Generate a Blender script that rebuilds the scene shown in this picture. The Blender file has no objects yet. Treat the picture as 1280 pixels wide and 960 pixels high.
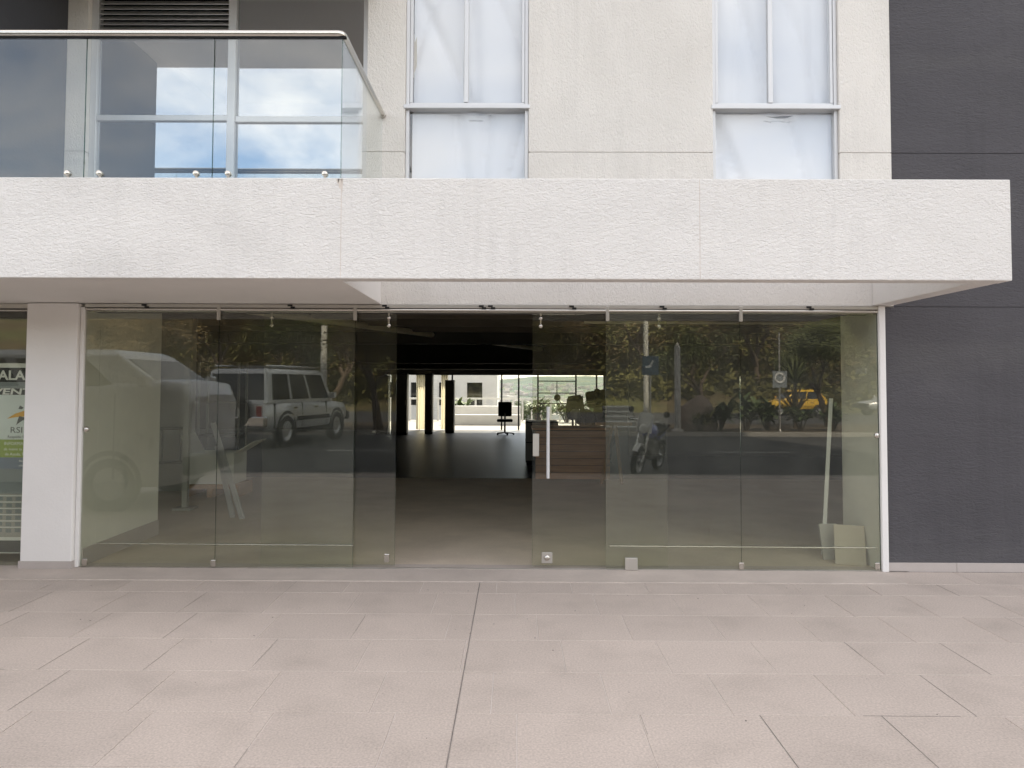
import bpy, bmesh, math, random
from mathutils import Vector, Matrix
R = math.radians
random.seed(7)
sc = bpy.context.scene
col = sc.collection

# ------------------------------------------------------------------ camera
CAM_Y, CAM_Z = -6.56, 1.63
cam_d = bpy.data.cameras.new('camera'); cam = bpy.data.objects.new('camera', cam_d); col.objects.link(cam)
cam_d.sensor_width = 36.0; cam_d.lens = 26.0
cam_d.clip_start = 0.05; cam_d.clip_end = 6000
PITCH = 2.2
cam_d.shift_y = -0.0277
cam.matrix_world = (Matrix.Translation((0, CAM_Y, CAM_Z)) @ Matrix.Rotation(R(0.31), 4, 'Z')
                    @ Matrix.Rotation(R(90 + PITCH), 4, 'X') @ Matrix.Rotation(R(0.22), 4, 'Z'))
sc.camera = cam

# ------------------------------------------------------------------ sky and sun
SUN_EL, SUN_AZ = 52.0, 12.0          # sun stands behind the building (+Y), a little to the right
w = bpy.data.worlds.new('World'); sc.world = w; w.use_nodes = True
nt = w.node_tree; nt.nodes.clear()
def wn(t, **k):
    n = nt.nodes.new(t)
    for a, b in k.items(): setattr(n, a, b)
    return n
wo = wn('ShaderNodeOutputWorld'); bg = wn('ShaderNodeBackground')
sky = wn('ShaderNodeTexSky', sky_type='NISHITA', sun_disc=False, sun_elevation=R(SUN_EL), sun_rotation=R(SUN_AZ),
         altitude=1000.0, air_density=1.0, dust_density=2.2, ozone_density=1.5)
tc = wn('ShaderNodeTexCoord'); sep = wn('ShaderNodeSeparateXYZ'); nt.links.new(tc.outputs['Generated'], sep.inputs[0])
mx = wn('ShaderNodeMath', operation='MAXIMUM'); nt.links.new(sep.outputs['Z'], mx.inputs[0]); mx.inputs[1].default_value = 0.0
ad = wn('ShaderNodeMath', operation='ADD'); nt.links.new(mx.outputs[0], ad.inputs[0]); ad.inputs[1].default_value = 0.16
dv1 = wn('ShaderNodeMath', operation='DIVIDE'); dv2 = wn('ShaderNodeMath', operation='DIVIDE')
nt.links.new(sep.outputs['X'], dv1.inputs[0]); nt.links.new(ad.outputs[0], dv1.inputs[1])
nt.links.new(sep.outputs['Y'], dv2.inputs[0]); nt.links.new(ad.outputs[0], dv2.inputs[1])
cmb = wn('ShaderNodeCombineXYZ'); nt.links.new(dv1.outputs[0], cmb.inputs[0]); nt.links.new(dv2.outputs[0], cmb.inputs[1])
nz = wn('ShaderNodeTexNoise'); nz.inputs['Scale'].default_value = 1.15; nz.inputs['Detail'].default_value = 8; nz.inputs['Roughness'].default_value = 0.58
nz.inputs['Distortion'].default_value = 0.35
off_ = wn('ShaderNodeVectorMath', operation='ADD'); off_.inputs[1].default_value = (1.0, 9.0, 3.0); nt.links.new(cmb.outputs[0], off_.inputs[0]); nt.links.new(off_.outputs[0], nz.inputs['Vector'])
rmp = wn('ShaderNodeValToRGB'); rmp.color_ramp.elements[0].position = 0.32; rmp.color_ramp.elements[1].position = 0.74
nt.links.new(nz.outputs['Fac'], rmp.inputs[0])
mixc = wn('ShaderNodeMixRGB'); mixc.inputs[2].default_value = (8.2, 8.2, 8.3, 1)
nt.links.new(rmp.outputs[0], mixc.inputs[0]); nt.links.new(sky.outputs[0], mixc.inputs[1])
nt.links.new(mixc.outputs[0], bg.inputs[0]); bg.inputs[1].default_value = 0.12
nt.links.new(bg.outputs[0], wo.inputs[0])
sd = bpy.data.lights.new('sun', 'SUN'); sd.energy = 3.2; sd.angle = R(0.6); sd.color = (1.0, 0.95, 0.87)
sun = bpy.data.objects.new('sun', sd); col.objects.link(sun)
sdir = Vector((math.sin(R(SUN_AZ)) * math.cos(R(SUN_EL)), math.cos(R(SUN_AZ)) * math.cos(R(SUN_EL)), math.sin(R(SUN_EL))))
sun.rotation_euler = sdir.to_track_quat('Z', 'Y').to_euler(); sun.location = (0, 0, 40)

sc.view_settings.view_transform = 'Standard'; sc.view_settings.look = 'None'; sc.view_settings.gamma = 1
sc.view_settings.exposure = 1.84
sc.view_settings.use_white_balance = True; sc.view_settings.white_balance_temperature = 7500; sc.view_settings.white_balance_tint = 10.5
sc.render.engine = 'CYCLES'
sc.cycles.max_bounces = 8; sc.cycles.transparent_max_bounces = 24
sc.cycles.sample_clamp_indirect = 6

# ------------------------------------------------------------------ materials
MATS = {}
def mat(name, c, rough=0.7, metal=0.0, var=0.0, vscale=3.0, bump=0.0, bscale=40.0, stretch=(1, 1, 1), rnd=0.0,
        speck=0.0, sscale=300.0, c2=None, c2scale=1.5, c2lo=0.5, c2hi=0.65, spec=0.5, world=True, bdist=0.01, coat=0.0, distort=0.0, streak=0.0):
    m = bpy.data.materials.new(name); m.use_nodes = True; t = m.node_tree; N = t.nodes; L = t.links
    b = N['Principled BSDF']; b.inputs['Roughness'].default_value = rough; b.inputs['Metallic'].default_value = metal
    b.inputs['Specular IOR Level'].default_value = spec; b.inputs['Coat Weight'].default_value = coat
    if world:
        g = N.new('ShaderNodeNewGeometry'); P = g.outputs['Position']
    else:
        g = N.new('ShaderNodeTexCoord'); P = g.outputs['Object']
    mp = N.new('ShaderNodeMapping'); mp.inputs['Scale'].default_value = stretch; L.new(P, mp.inputs[0]); P2 = mp.outputs[0]
    rgb = N.new('ShaderNodeRGB'); rgb.outputs[0].default_value = (*c, 1); cur = rgb.outputs[0]
    def noise(scale, detail=4, vec=P2, rg=0.55):
        n = N.new('ShaderNodeTexNoise'); n.inputs['Scale'].default_value = scale; n.inputs['Detail'].default_value = detail
        n.inputs['Roughness'].default_value = rg; n.inputs['Distortion'].default_value = distort; L.new(vec, n.inputs['Vector']); return n.outputs['Fac']
    def mulval(cur, fac, lo, hi):
        r = N.new('ShaderNodeMapRange'); r.inputs['From Min'].default_value = 0.25; r.inputs['From Max'].default_value = 0.75
        r.inputs['To Min'].default_value = lo; r.inputs['To Max'].default_value = hi; L.new(fac, r.inputs['Value'])
        mm = N.new('ShaderNodeVectorMath'); mm.operation = 'SCALE'; L.new(cur, mm.inputs[0]); L.new(r.outputs[0], mm.inputs['Scale'])
        return mm.outputs[0]
    if c2:
        r = N.new('ShaderNodeMapRange'); r.inputs['From Min'].default_value = c2lo; r.inputs['From Max'].default_value = c2hi
        L.new(noise(c2scale, 6), r.inputs['Value'])
        x = N.new('ShaderNodeMixRGB'); L.new(r.outputs[0], x.inputs[0]); L.new(cur, x.inputs[1]); x.inputs[2].default_value = (*c2, 1); cur = x.outputs[0]
    if var: cur = mulval(cur, noise(vscale, 6), 1 - var, 1 + var)
    if speck: cur = mulval(cur, noise(sscale, 2), 1 - speck, 1 + speck)
    if streak:
        mp2 = N.new('ShaderNodeMapping'); mp2.inputs['Scale'].default_value = (9, 9, .55); L.new(P, mp2.inputs[0])
        n2 = noise(1.0, 5, mp2.outputs[0], .6); n3 = noise(.8, 2, P, .5)
        q = N.new('ShaderNodeMath'); q.operation = 'MULTIPLY'; L.new(n2, q.inputs[0]); L.new(n3, q.inputs[1])
        r = N.new('ShaderNodeMapRange'); r.inputs['From Min'].default_value = .27; r.inputs['From Max'].default_value = .40
        r.inputs['To Min'].default_value = 1; r.inputs['To Max'].default_value = 1 - streak; L.new(q.outputs[0], r.inputs['Value'])
        mm = N.new('ShaderNodeVectorMath'); mm.operation = 'SCALE'; L.new(cur, mm.inputs[0]); L.new(r.outputs[0], mm.inputs['Scale']); cur = mm.outputs[0]
    if rnd:
        o = N.new('ShaderNodeObjectInfo'); cur = mulval(cur, o.outputs['Random'], 1 - rnd, 1 + rnd)
    L.new(cur, b.inputs['Base Color'])
    if bump:
        bn = N.new('ShaderNodeBump'); bn.inputs['Strength'].default_value = bump; bn.inputs['Distance'].default_value = bdist
        L.new(noise(bscale, 4), bn.inputs['Height']); L.new(bn.outputs[0], b.inputs['Normal'])
    MATS[name] = m; return m

def glass(name, tint, f0, edge=5.0, rough=0.0, dirt=0.0):
    """thin clear sheet: see-through tint plus mirror reflection growing towards grazing view"""
    m = bpy.data.materials.new(name); m.use_nodes = True; t = m.node_tree; N = t.nodes; L = t.links
    N.clear(); out = N.new('ShaderNodeOutputMaterial')
    tr = N.new('ShaderNodeBsdfTransparent'); tr.inputs[0].default_value = (*tint, 1)
    gl = N.new('ShaderNodeBsdfGlossy'); gl.inputs['Roughness'].default_value = rough; gl.inputs[0].default_value = (1, 1, 1, 1)
    lw = N.new('ShaderNodeLayerWeight'); lw.inputs['Blend'].default_value = 0.5
    pw = N.new('ShaderNodeMath'); pw.operation = 'POWER'; L.new(lw.outputs['Facing'], pw.inputs[0]); pw.inputs[1].default_value = edge
    ml = N.new('ShaderNodeMath'); ml.operation = 'MULTIPLY_ADD'; L.new(pw.outputs[0], ml.inputs[0]); ml.inputs[1].default_value = 1 - f0; ml.inputs[2].default_value = f0
    mixs = N.new('ShaderNodeMixShader'); L.new(ml.outputs[0], mixs.inputs[0]); L.new(tr.outputs[0], mixs.inputs[1]); L.new(gl.outputs[0], mixs.inputs[2])
    last = mixs.outputs[0]
    if dirt:
        df = N.new('ShaderNodeBsdfDiffuse'); df.inputs[0].default_value = (.55, .56, .5, 1)
        g = N.new('ShaderNodeNewGeometry'); n1 = N.new('ShaderNodeTexNoise'); n1.inputs['Scale'].default_value = 2.3; n1.inputs['Detail'].default_value = 9
        n1.inputs['Roughness'].default_value = .65
        L.new(g.outputs['Position'], n1.inputs['Vector'])
        r = N.new('ShaderNodeMapRange'); r.inputs['From Min'].default_value = .35; r.inputs['From Max'].default_value = .8
        r.inputs['To Min'].default_value = dirt * .5; r.inputs['To Max'].default_value = dirt * 1.8; L.new(n1.outputs['Fac'], r.inputs['Value'])
        m2 = N.new('ShaderNodeMixShader'); L.new(r.outputs[0], m2.inputs[0]); L.new(last, m2.inputs[1]); L.new(df.outputs[0], m2.inputs[2]); last = m2.outputs[0]
    L.new(last, out.inputs[0]); MATS[name] = m; return m

mat('stucco', (.775, .745, .715), .9, var=.035, vscale=1.6, streak=.05, bump=.75, bscale=58, stretch=(.62, 1, 1.2), bdist=.017, distort=1.0, spec=.2, c2=(.70, .67, .64), c2scale=.9, c2lo=.52, c2hi=.8)
mat('stucco_wall', (.755, .72, .675), .9, var=.04, vscale=1.2, streak=.05, bump=.75, bscale=48, stretch=(1.25, 1, .7), bdist=.015, distort=1.0, spec=.2, c2=(.68, .645, .60), c2scale=.8, c2lo=.5, c2hi=.8)
mat('white_paint', (.78, .755, .735), .8, var=.03, vscale=2, bump=.25, bscale=60, spec=.25)
mat('soffit_paint', (.74, .71, .68), .85, var=.03, vscale=1.2, bump=.15, bscale=30, spec=.2)
mat('charcoal', (.085, .081, .088), .85, streak=.07, var=.09, vscale=1.3, bump=.8, bscale=38, stretch=(.5, 1, 1.4), bdist=.014, distort=1.0, spec=.25, c2=(.095, .091, .096), c2scale=1.1)
mat('charcoal_smooth', (.05, .05, .056), .8, var=.06, bump=.3, bscale=40)
mat('paver', (.495, .42, .372), .62, var=.06, vscale=1.4, speck=.2, sscale=90, rnd=.022, bump=.12, bscale=160, bdist=.002, spec=.35, c2=(.43, .365, .322), c2scale=2.6, c2lo=.50, c2hi=.76)
mat('grout', (.68, .62, .58), .9, var=.1, vscale=6)
mat('joint_dark', (.21, .185, .165), .9, var=.3, vscale=9)
mat('joint_faint', (.33, .285, .25), .9, var=.25, vscale=9)
mat('sill', (.49, .42, .372), .7, var=.10, vscale=3, speck=.06, sscale=70, bump=.1, bscale=80)
mat('skirting', (.45, .40, .375), .6, var=.06, vscale=4, speck=.08)
mat('rust', (.42, .22, .10), .9, var=.2)
mat('stain', (.64, .57, .51), .9, var=.2, vscale=8)
mat('alu', (.62, .61, .60), .38, metal=.85, var=.04, bump=.05)
mat('alu_white', (.60, .60, .605), .42, metal=.4, var=.03)
mat('alu_dark', (.16, .155, .15), .5, metal=.5)
mat('steel', (.62, .59, .54), .22, metal=1.0, bump=.05, bscale=200)
mat('steel_dull', (.52, .49, .45), .42, metal=.8, var=.1)
mat('rubber', (.016, .016, .016), .9, var=.2, spec=.2)
glass('store_glass', (.905, .917, .868), .056, dirt=.028)
glass('door_glass', (.92, .93, .885), .036, dirt=.010)
glass('glass_edge', (.25, .42, .34), .08)
glass('rail_glass', (.93, .95, .94), .055)
glass('mirror_glass', (.42, .46, .48), .36)
glass('window_glass', (.96, .97, .98), .06)
glass('rear_glass', (.93, .95, .95), .05)
mat('sheet', (.77, .775, .785), .75, var=.02, vscale=1.5, spec=.3)
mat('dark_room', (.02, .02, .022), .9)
mat('interior_paint', (.76, .745, .68), .8, var=.06, vscale=1.6, bump=.3, bscale=14, c2=(.64, .63, .57), c2scale=3, c2lo=.58, c2hi=.72)
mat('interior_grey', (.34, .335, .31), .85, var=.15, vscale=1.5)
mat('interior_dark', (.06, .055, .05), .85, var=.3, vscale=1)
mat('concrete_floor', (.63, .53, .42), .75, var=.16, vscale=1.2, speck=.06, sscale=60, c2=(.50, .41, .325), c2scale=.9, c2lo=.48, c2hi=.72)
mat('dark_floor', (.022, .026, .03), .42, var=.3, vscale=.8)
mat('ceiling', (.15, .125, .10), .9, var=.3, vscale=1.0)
mat('pipe', (.78, .70, .54), .6, var=.08)
mat('wood', (.42, .21, .11), .55, var=.25, vscale=2, stretch=(1, 6, 14))
mat('wood_light', (.36, .20, .09), .6, var=.2, vscale=3, stretch=(6, 6, 1))
mat('card', (.50, .44, .35), .85, var=.06)
mat('board', (.42, .40, .36), .85, var=.08)
mat('plaster_white', (.72, .71, .67), .8, var=.04)
mat('asphalt', (.060, .060, .062), .9, var=.2, vscale=1.5, speck=.2, sscale=60, bump=.3, bscale=120)
mat('kerb', (.33, .31, .28), .9, var=.12, vscale=2)
mat('line_paint', (.62, .61, .57), .8, var=.12, vscale=5)
mat('soil', (.10, .075, .05), .95, var=.25, vscale=2)
mat('grass', (.11, .11, .038), .95, var=.4, vscale=.6, c2=(.12, .09, .045), c2scale=.12, c2lo=.45, c2hi=.6)
mat('bark', (.12, .085, .06), .95, var=.3, vscale=6, bump=.6, bscale=18, stretch=(1, 1, .3), world=False)
mat('leaf', (.085, .10, .03), .7, var=.35, vscale=.7)
mat('leaf_dry', (.15, .105, .042), .75, var=.35, vscale=.7)
mat('leaf_yellow', (.17, .155, .045), .7, var=.3, vscale=.7)
mat('leaf_bush', (.09, .13, .045), .55, var=.3, vscale=2)
mat('silver_paint', (.62, .62, .61), .28, metal=.35, coat=.6, world=False)
mat('white_car', (.72, .72, .70), .3, coat=.6, world=False)
mat('dark_paint', (.045, .047, .052), .25, metal=.2, coat=.8, world=False)
mat('taxi_yellow', (.80, .47, .02), .3, coat=.6, world=False)
mat('car_glass', (.012, .014, .015), .06, spec=.6)
mat('tyre', (.018, .018, .018), .85)
mat('rim', (.45, .45, .45), .35, metal=.8)
mat('chrome', (.75, .75, .75), .1, metal=1)
mat('black_plastic', (.014, .014, .015), .45, spec=.25)
mat('lamp_red', (.40, .02, .015), .25, coat=.5)
mat('lamp_clear', (.75, .75, .72), .15, coat=.5)
mat('plate', (.70, .60, .22), .5)
mat('blue_paint', (.04, .06, .32), .3, coat=.5)
mat('sign_blue', (.04, .09, .14), .5)
mat('sign_white', (.75, .75, .73), .5)
mat('post', (.52, .50, .46), .6, var=.06)
mat('rock', (.27, .20, .16), .95, var=.2, vscale=3, bump=.6, bscale=8)
mat('red_plastic', (.32, .03, .03), .5)
mat('print_black', (.012, .012, .013), .6); mat('print_white', (.80, .80, .79), .6); mat('print_pale', (.72, .78, .80), .6, var=.05)
mat('print_orange', (.82, .42, .05), .6); mat('print_green', (.32, .42, .09), .6, var=.05); mat('print_blue', (.19, .23, .31), .6, var=.05)
mat('print_grey', (.24, .27, .29), .6, var=.06); mat('print_stone', (.40, .39, .37), .6, var=.08); mat('print_dark', (.09, .09, .09), .6)
mat('mountain', (.055, .08, .06), 1, var=.3, vscale=.012, c2=(.10, .11, .07), c2scale=.02)
mat('town', (.55, .50, .46), .9, var=.4, vscale=.03)
mat('far_wall', (.66, .65, .62), .9, var=.05)

# ------------------------------------------------------------------ mesh helpers
class MB:
    def __init__(s): s.v = []; s.f = []; s.sm = []
    def add(s, vs, fs, smooth=False):
        o = len(s.v); s.v += [tuple(x) for x in vs]; s.f += [tuple(i + o for i in f) for f in fs]; s.sm += [smooth] * len(fs); return s
    def box(s, x0, x1, y0, y1, z0, z1):
        v = [(x0, y0, z0), (x1, y0, z0), (x1, y1, z0), (x0, y1, z0), (x0, y0, z1), (x1, y0, z1), (x1, y1, z1), (x0, y1, z1)]
        return s.add(v, [(0, 3, 2, 1), (4, 5, 6, 7), (0, 1, 5, 4), (1, 2, 6, 5), (2, 3, 7, 6), (3, 0, 4, 7)])
    def obox(s, c, half, M):
        v = []
        for sx, sy, sz in ((-1, -1, -1), (1, -1, -1), (1, 1, -1), (-1, 1, -1), (-1, -1, 1), (1, -1, 1), (1, 1, 1), (-1, 1, 1)):
            v.append(Vector(c) + M @ Vector((sx * half[0], sy * half[1], sz * half[2])))
        return s.add(v, [(0, 3, 2, 1), (4, 5, 6, 7), (0, 1, 5, 4), (1, 2, 6, 5), (2, 3, 7, 6), (3, 0, 4, 7)])
    def bar(s, p, q, w, t):
        """rectangular bar from p to q"""
        p, q = Vector(p), Vector(q); d = q - p
        M = d.to_track_quat('Z', 'Y').to_matrix()
        return s.obox((p + q) / 2, (w / 2, t / 2, d.length / 2), M)
    def tube(s, pts, rad, n=10, caps=True):
        pts = [Vector(p) for p in pts]; rs = rad if isinstance(rad, (list, tuple)) else [rad] * len(pts)
        v = []; f = []; prev = None
        for i, p in enumerate(pts):
            d = (pts[min(i + 1, len(pts) - 1)] - pts[max(i - 1, 0)])
            if d.length < 1e-9: d = Vector((0, 0, 1))
            d.normalize()
            a = (prev - d * prev.dot(d)) if prev is not None else d.orthogonal()
            if a.length < 1e-6: a = d.orthogonal()
            a.normalize(); prev = a; b = d.cross(a)
            for k in range(n):
                an = 2 * math.pi * k / n; v.append(p + (a * math.cos(an) + b * math.sin(an)) * rs[i])
        for i in range(len(pts) - 1):
            for k in range(n):
                f.append((i * n + k, i * n + (k + 1) % n, (i + 1) * n + (k + 1) % n, (i + 1) * n + k))
        s.add(v, f, True)
        if caps:
            o = len(s.v)
            s.add(v[:n], [tuple(range(n - 1, -1, -1))]); s.add(v[-n:], [tuple(range(n))])
        return s
    def lathe(s, prof, M=None, n=20, smooth=True):
        """prof: list of (radius, height) turned round local z"""
        M = M or Matrix.Identity(4); v = []; f = []
        for r, h in prof:
            for k in range(n):
                a = 2 * math.pi * k / n; v.append(M @ Vector((r * math.cos(a), r * math.sin(a), h)))
        for i in range(len(prof) - 1):
            for k in range(n):
                f.append((i * n + k, i * n + (k + 1) % n, (i + 1) * n + (k + 1) % n, (i + 1) * n + k))
        return s.add(v, f, smooth)
    def prism(s, poly, axis, a, b):
        """polygon in the two other axes pushed from a to b along axis"""
        def mk(p, h):
            return {'x': (h, p[0], p[1]), 'y': (p[0], h, p[1]), 'z': (p[0], p[1], h)}[axis]
        n = len(poly); v = [mk(p, a) for p in poly] + [mk(p, b) for p in poly]
        return s.add(v, [tuple(range(n)), tuple(range(2 * n - 1, n - 1, -1))] + [(i, n + i, n + (i + 1) % n, (i + 1) % n) for i in range(n)])
    def mesh(s, name):
        m = bpy.data.meshes.new(name); m.from_pydata(s.v, [], s.f)
        m.polygons.foreach_set('use_smooth', s.sm); m.update()
        bm = bmesh.new(); bm.from_mesh(m); bmesh.ops.recalc_face_normals(bm, faces=bm.faces); bm.to_mesh(m); bm.free()
        return m
    def build(s, name, material, parent=None, loc=None, bevel=0.0, seg=2):
        me = s.mesh(name); return link(name, me, material, parent, loc, bevel, seg)
def link(name, me, material, parent=None, loc=None, bevel=0.0, seg=2):
    if material and not me.materials: me.materials.append(MATS[material])
    o = bpy.data.objects.new(name, me); col.objects.link(o)
    if parent: o.parent = parent
    if loc: o.location = loc
    if bevel:
        b = o.modifiers.new('bevel', 'BEVEL'); b.width = bevel; b.segments = seg; b.limit_method = 'ANGLE'; b.angle_limit = R(40)
    return o
def tag(o, label=None, cat=None, group=None, kind=None):
    if label: o['label'] = label
    if cat: o['category'] = cat
    if group: o['group'] = group
    if kind: o['kind'] = kind
    return o
def empty(name, loc=(0, 0, 0), rz=0.0):
    o = bpy.data.objects.new(name, None); col.objects.link(o); o.location = loc; o.rotation_euler = (0, 0, rz); o.empty_display_size = .2; return o
def copy_tree(o, parent=None):
    c = o.copy(); col.objects.link(c); c.parent = parent
    for ch in list(o.children): copy_tree(ch, c)
    return c
def wall_holes(mb, x0, x1, z0, z1, y0, y1, holes):
    """one wall slab with rectangular openings, reveals included, no inner faces"""
    xs = sorted({x0, x1, *[h[0] for h in holes], *[h[1] for h in holes]}); zs = sorted({z0, z1, *[h[2] for h in holes], *[h[3] for h in holes]})
    xs = [x for x in xs if x0 <= x <= x1]; zs = [z for z in zs if z0 <= z <= z1]
    def solid(i, j):
        if i < 0 or j < 0 or i >= len(xs) - 1 or j >= len(zs) - 1: return False
        cx, cz = (xs[i] + xs[i + 1]) / 2, (zs[j] + zs[j + 1]) / 2
        return not any(h[0] < cx < h[1] and h[2] < cz < h[3] for h in holes)
    for i in range(len(xs) - 1):
        for j in range(len(zs) - 1):
            if not solid(i, j): continue
            a, b, c, d = xs[i], xs[i + 1], zs[j], zs[j + 1]
            mb.add([(a, y0, c), (b, y0, c), (b, y0, d), (a, y0, d)], [(0, 1, 2, 3)])
            mb.add([(a, y1, c), (b, y1, c), (b, y1, d), (a, y1, d)], [(3, 2, 1, 0)])
            for ok, q in ((solid(i - 1, j), [(a, y0, c), (a, y0, d), (a, y1, d), (a, y1, c)]), (solid(i + 1, j), [(b, y0, c), (b, y1, c), (b, y1, d), (b, y0, d)]),
                          (solid(i, j - 1), [(a, y0, c), (a, y1, c), (b, y1, c), (b, y0, c)]), (solid(i, j + 1), [(a, y0, d), (b, y0, d), (b, y1, d), (a, y1, d)])):
                if not ok: mb.add(q, [(0, 1, 2, 3)])
def B(*a): return MB().box(*a)

# ================================================================== GROUND
SILL_Y = -0.41
base = MB(); base.add([(-16, -6.8, -.0035), (16, -6.8, -.0035), (16, .0, -.0035), (-16, .0, -.0035)], [(0, 1, 2, 3)])
pavement = base.build('pavement', 'grout'); tag(pavement, kind='structure')
TW = 0.60; G = .0022; JX = -0.29
tile_cache = {}
def tile_mesh(w_, d_):
    k = (round(w_, 3), round(d_, 3))
    if k not in tile_cache:
        m = MB(); b_ = .0015
        x, y = w_ / 2, d_ / 2
        v = [(-x, -y, -.02), (x, -y, -.02), (x, y, -.02), (-x, y, -.02), (-x, -y, -b_), (x, -y, -b_), (x, y, -b_), (-x, y, -b_),
             (-x + b_, -y + b_, 0), (x - b_, -y + b_, 0), (x - b_, y - b_, 0), (-x + b_, y - b_, 0)]
        f = [(8, 9, 10, 11)]
        for i in range(4):
            j = (i + 1) % 4; f += [(i, j, 4 + j, 4 + i), (4 + i, 4 + j, 8 + j, 8 + i)]
        m.add(v, f); me = m.mesh('paver'); me.materials.append(MATS['paver']); tile_cache[k] = me
    return tile_cache[k]
rows = [(-.735, SILL_Y, -.15), (-1.26, -.735, 0.0), (-1.785, -1.26, .15), (-2.31, -1.785, .29), (-2.835, -2.31, .48), (-3.36, -2.835, .61), (-3.885, -3.36, .76), (-4.41, -3.885, .91)]
for i in range(5): link('paver', tile_mesh(TW - 2 * G, .405 - 2 * G), None, pavement, (3.224 + (i + .5) * TW, -.205, 0))
for y0, y1, off in rows:
    k = math.floor((-5.7 - off) / TW)
    x = off + k * TW
    while x < 5.7:
        segs = [(x, x + TW)]
        if x < JX < x + TW: segs = [(x, JX - .002), (JX + .002, x + TW)]
        for a, b in segs:
            if b - a < .007: continue
            wd, dp = b - a - 2 * G, y1 - y0 - 2 * G
            link('paver', tile_mesh(wd, dp), None, pavement, ((a + b) / 2, (y0 + y1) / 2, random.uniform(-.0006, .0006)))
        x += TW
far = MB()
y1 = -4.41; off = 1.06; n = 0
while y1 > -6.7:
    y0 = max(y1 - .525, -6.79); x = -15.8 + (off % TW)
    while x < 15.8:
        far.add([(x + G, y0 + G, 0), (x + TW - G, y0 + G, 0), (x + TW - G, y1 - G, 0), (x + G, y1 - G, 0)], [(0, 1, 2, 3)]); x += TW
    y1 = y0; off += .15
for y0, y1, off in rows:
    k = math.floor((-5.7 - off) / TW); xa = off + k * TW; xb = xa
    while xb < 5.7: xb += TW
    for i in range(1, 17):
        for x in (xa - i * TW, xb + (i - 1) * TW):
            far.add([(x + G, y0 + G, 0), (x + TW - G, y0 + G, 0), (x + TW - G, y1 - G, 0), (x + G, y1 - G, 0)], [(0, 1, 2, 3)])
tag(far.build('outer_pavers', 'paver', pavement), kind='stuff')
# joints that lost their pale grout
jd = MB()
jd.add([(JX - .0026, -6.7, -.0012), (JX + .0026, -6.7, -.0012), (JX + .0026, SILL_Y, -.0012), (JX - .0026, SILL_Y, -.0012)], [(0, 1, 2, 3)])
def vj(x, ya, yb, wd=.004): (jd if x > 1 else jf).add([(x - wd / 2, ya, .0004), (x + wd / 2, ya, .0004), (x + wd / 2, yb, .0004), (x - wd / 2, yb, .0004)], [(0, 1, 2, 3)])
jf = MB()
def hj(y, xa, xb, wd=.004): jd.add([(xa, y - wd / 2, .0004), (xb, y - wd / 2, .0004), (xb, y + wd / 2, .0004), (xa, y + wd / 2, .0004)], [(0, 1, 2, 3)])
for x, r, a, b in ((1.21, 5, 0, 1), (1.81, 5, 0, 1), (2.28, 4, 0, 1), (2.09, 3, .55, 1), (2.69, 3, 0, 1), (-2.71, 3, 0, 1), (-2.52, 4, 0, 1), (-1.51, 3, .2, 1),
                   (-2.11, 3, 0, .6), (-2.25, 2, 0, 1), (3.45, 2, 0, 1), (-3.45, 2, .2, 1), (4.05, 1, 0, .5), (-3.6, 1, 0, 1), (-2.4, 1, .3, 1), (-1.05, 2, .3, .9), (-1.8, 0, 0, 1), (3.45, 0, 0, 1), (3.6, 1, .4, 1), (-1.19, 5, 0, .3), (.62, 5, .6, 1)):
    y0, y1, _ = rows[r]; vj(x, y0 + a * (y1 - y0), y0 + b * (y1 - y0))
hj(-2.835, 1.72, 2.2); hj(-3.36, -.27, .05); hj(-2.31, -3.1, -2.9)
jd.build('open_joint', 'joint_dark', pavement); jf.build('open_joint', 'joint_faint', pavement)
sl = MB().box(-5.6, 3.22, SILL_Y + .003, .16, -.02, .006)
sl.build('door_sill', 'sill', pavement, bevel=.003)
dl_ = MB(); rd = random.Random(8); x = -3.82
while x < 3.2:
    l = rd.uniform(.05, .3); wd = rd.uniform(.004, .014)
    if not -1.05 < x < .12: dl_.add([(x, -.003 - wd, .0068), (x + l, -.003 - wd * rd.uniform(.4, 1), .0068), (x + l, -.001, .0068), (x, -.001, .0068)], [(0, 1, 2, 3)])
    x += l * rd.uniform(.9, 1.1)
for i in range(34):
    x = 3.27 + i * .13; wd = rd.uniform(.004, .013); dl_.add([(x, -.003 - wd, .0012), (x + .13, -.003 - wd * rd.uniform(.4, 1), .0012), (x + .13, -.0025, .0012), (x, -.0025, .0012)], [(0, 1, 2, 3)])
tag(dl_.build('grime_line', 'joint_dark', pavement), kind='stuff')
# specks of dirt and small stones
st = MB()
for i in range(46):
    x, y, r = random.uniform(-3.5, 3.5), random.uniform(-3.3, -.5), random.uniform(.002, .006)
    st.lathe([(r, .0), (r * .8, r * .5), (0.0001, r * .7)], Matrix.Translation((x, y, .0006)), 6)
tag(st.build('grit', 'joint_dark'), 'scattered dark grit on the beige pavers', 'grit', kind='stuff')

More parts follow.
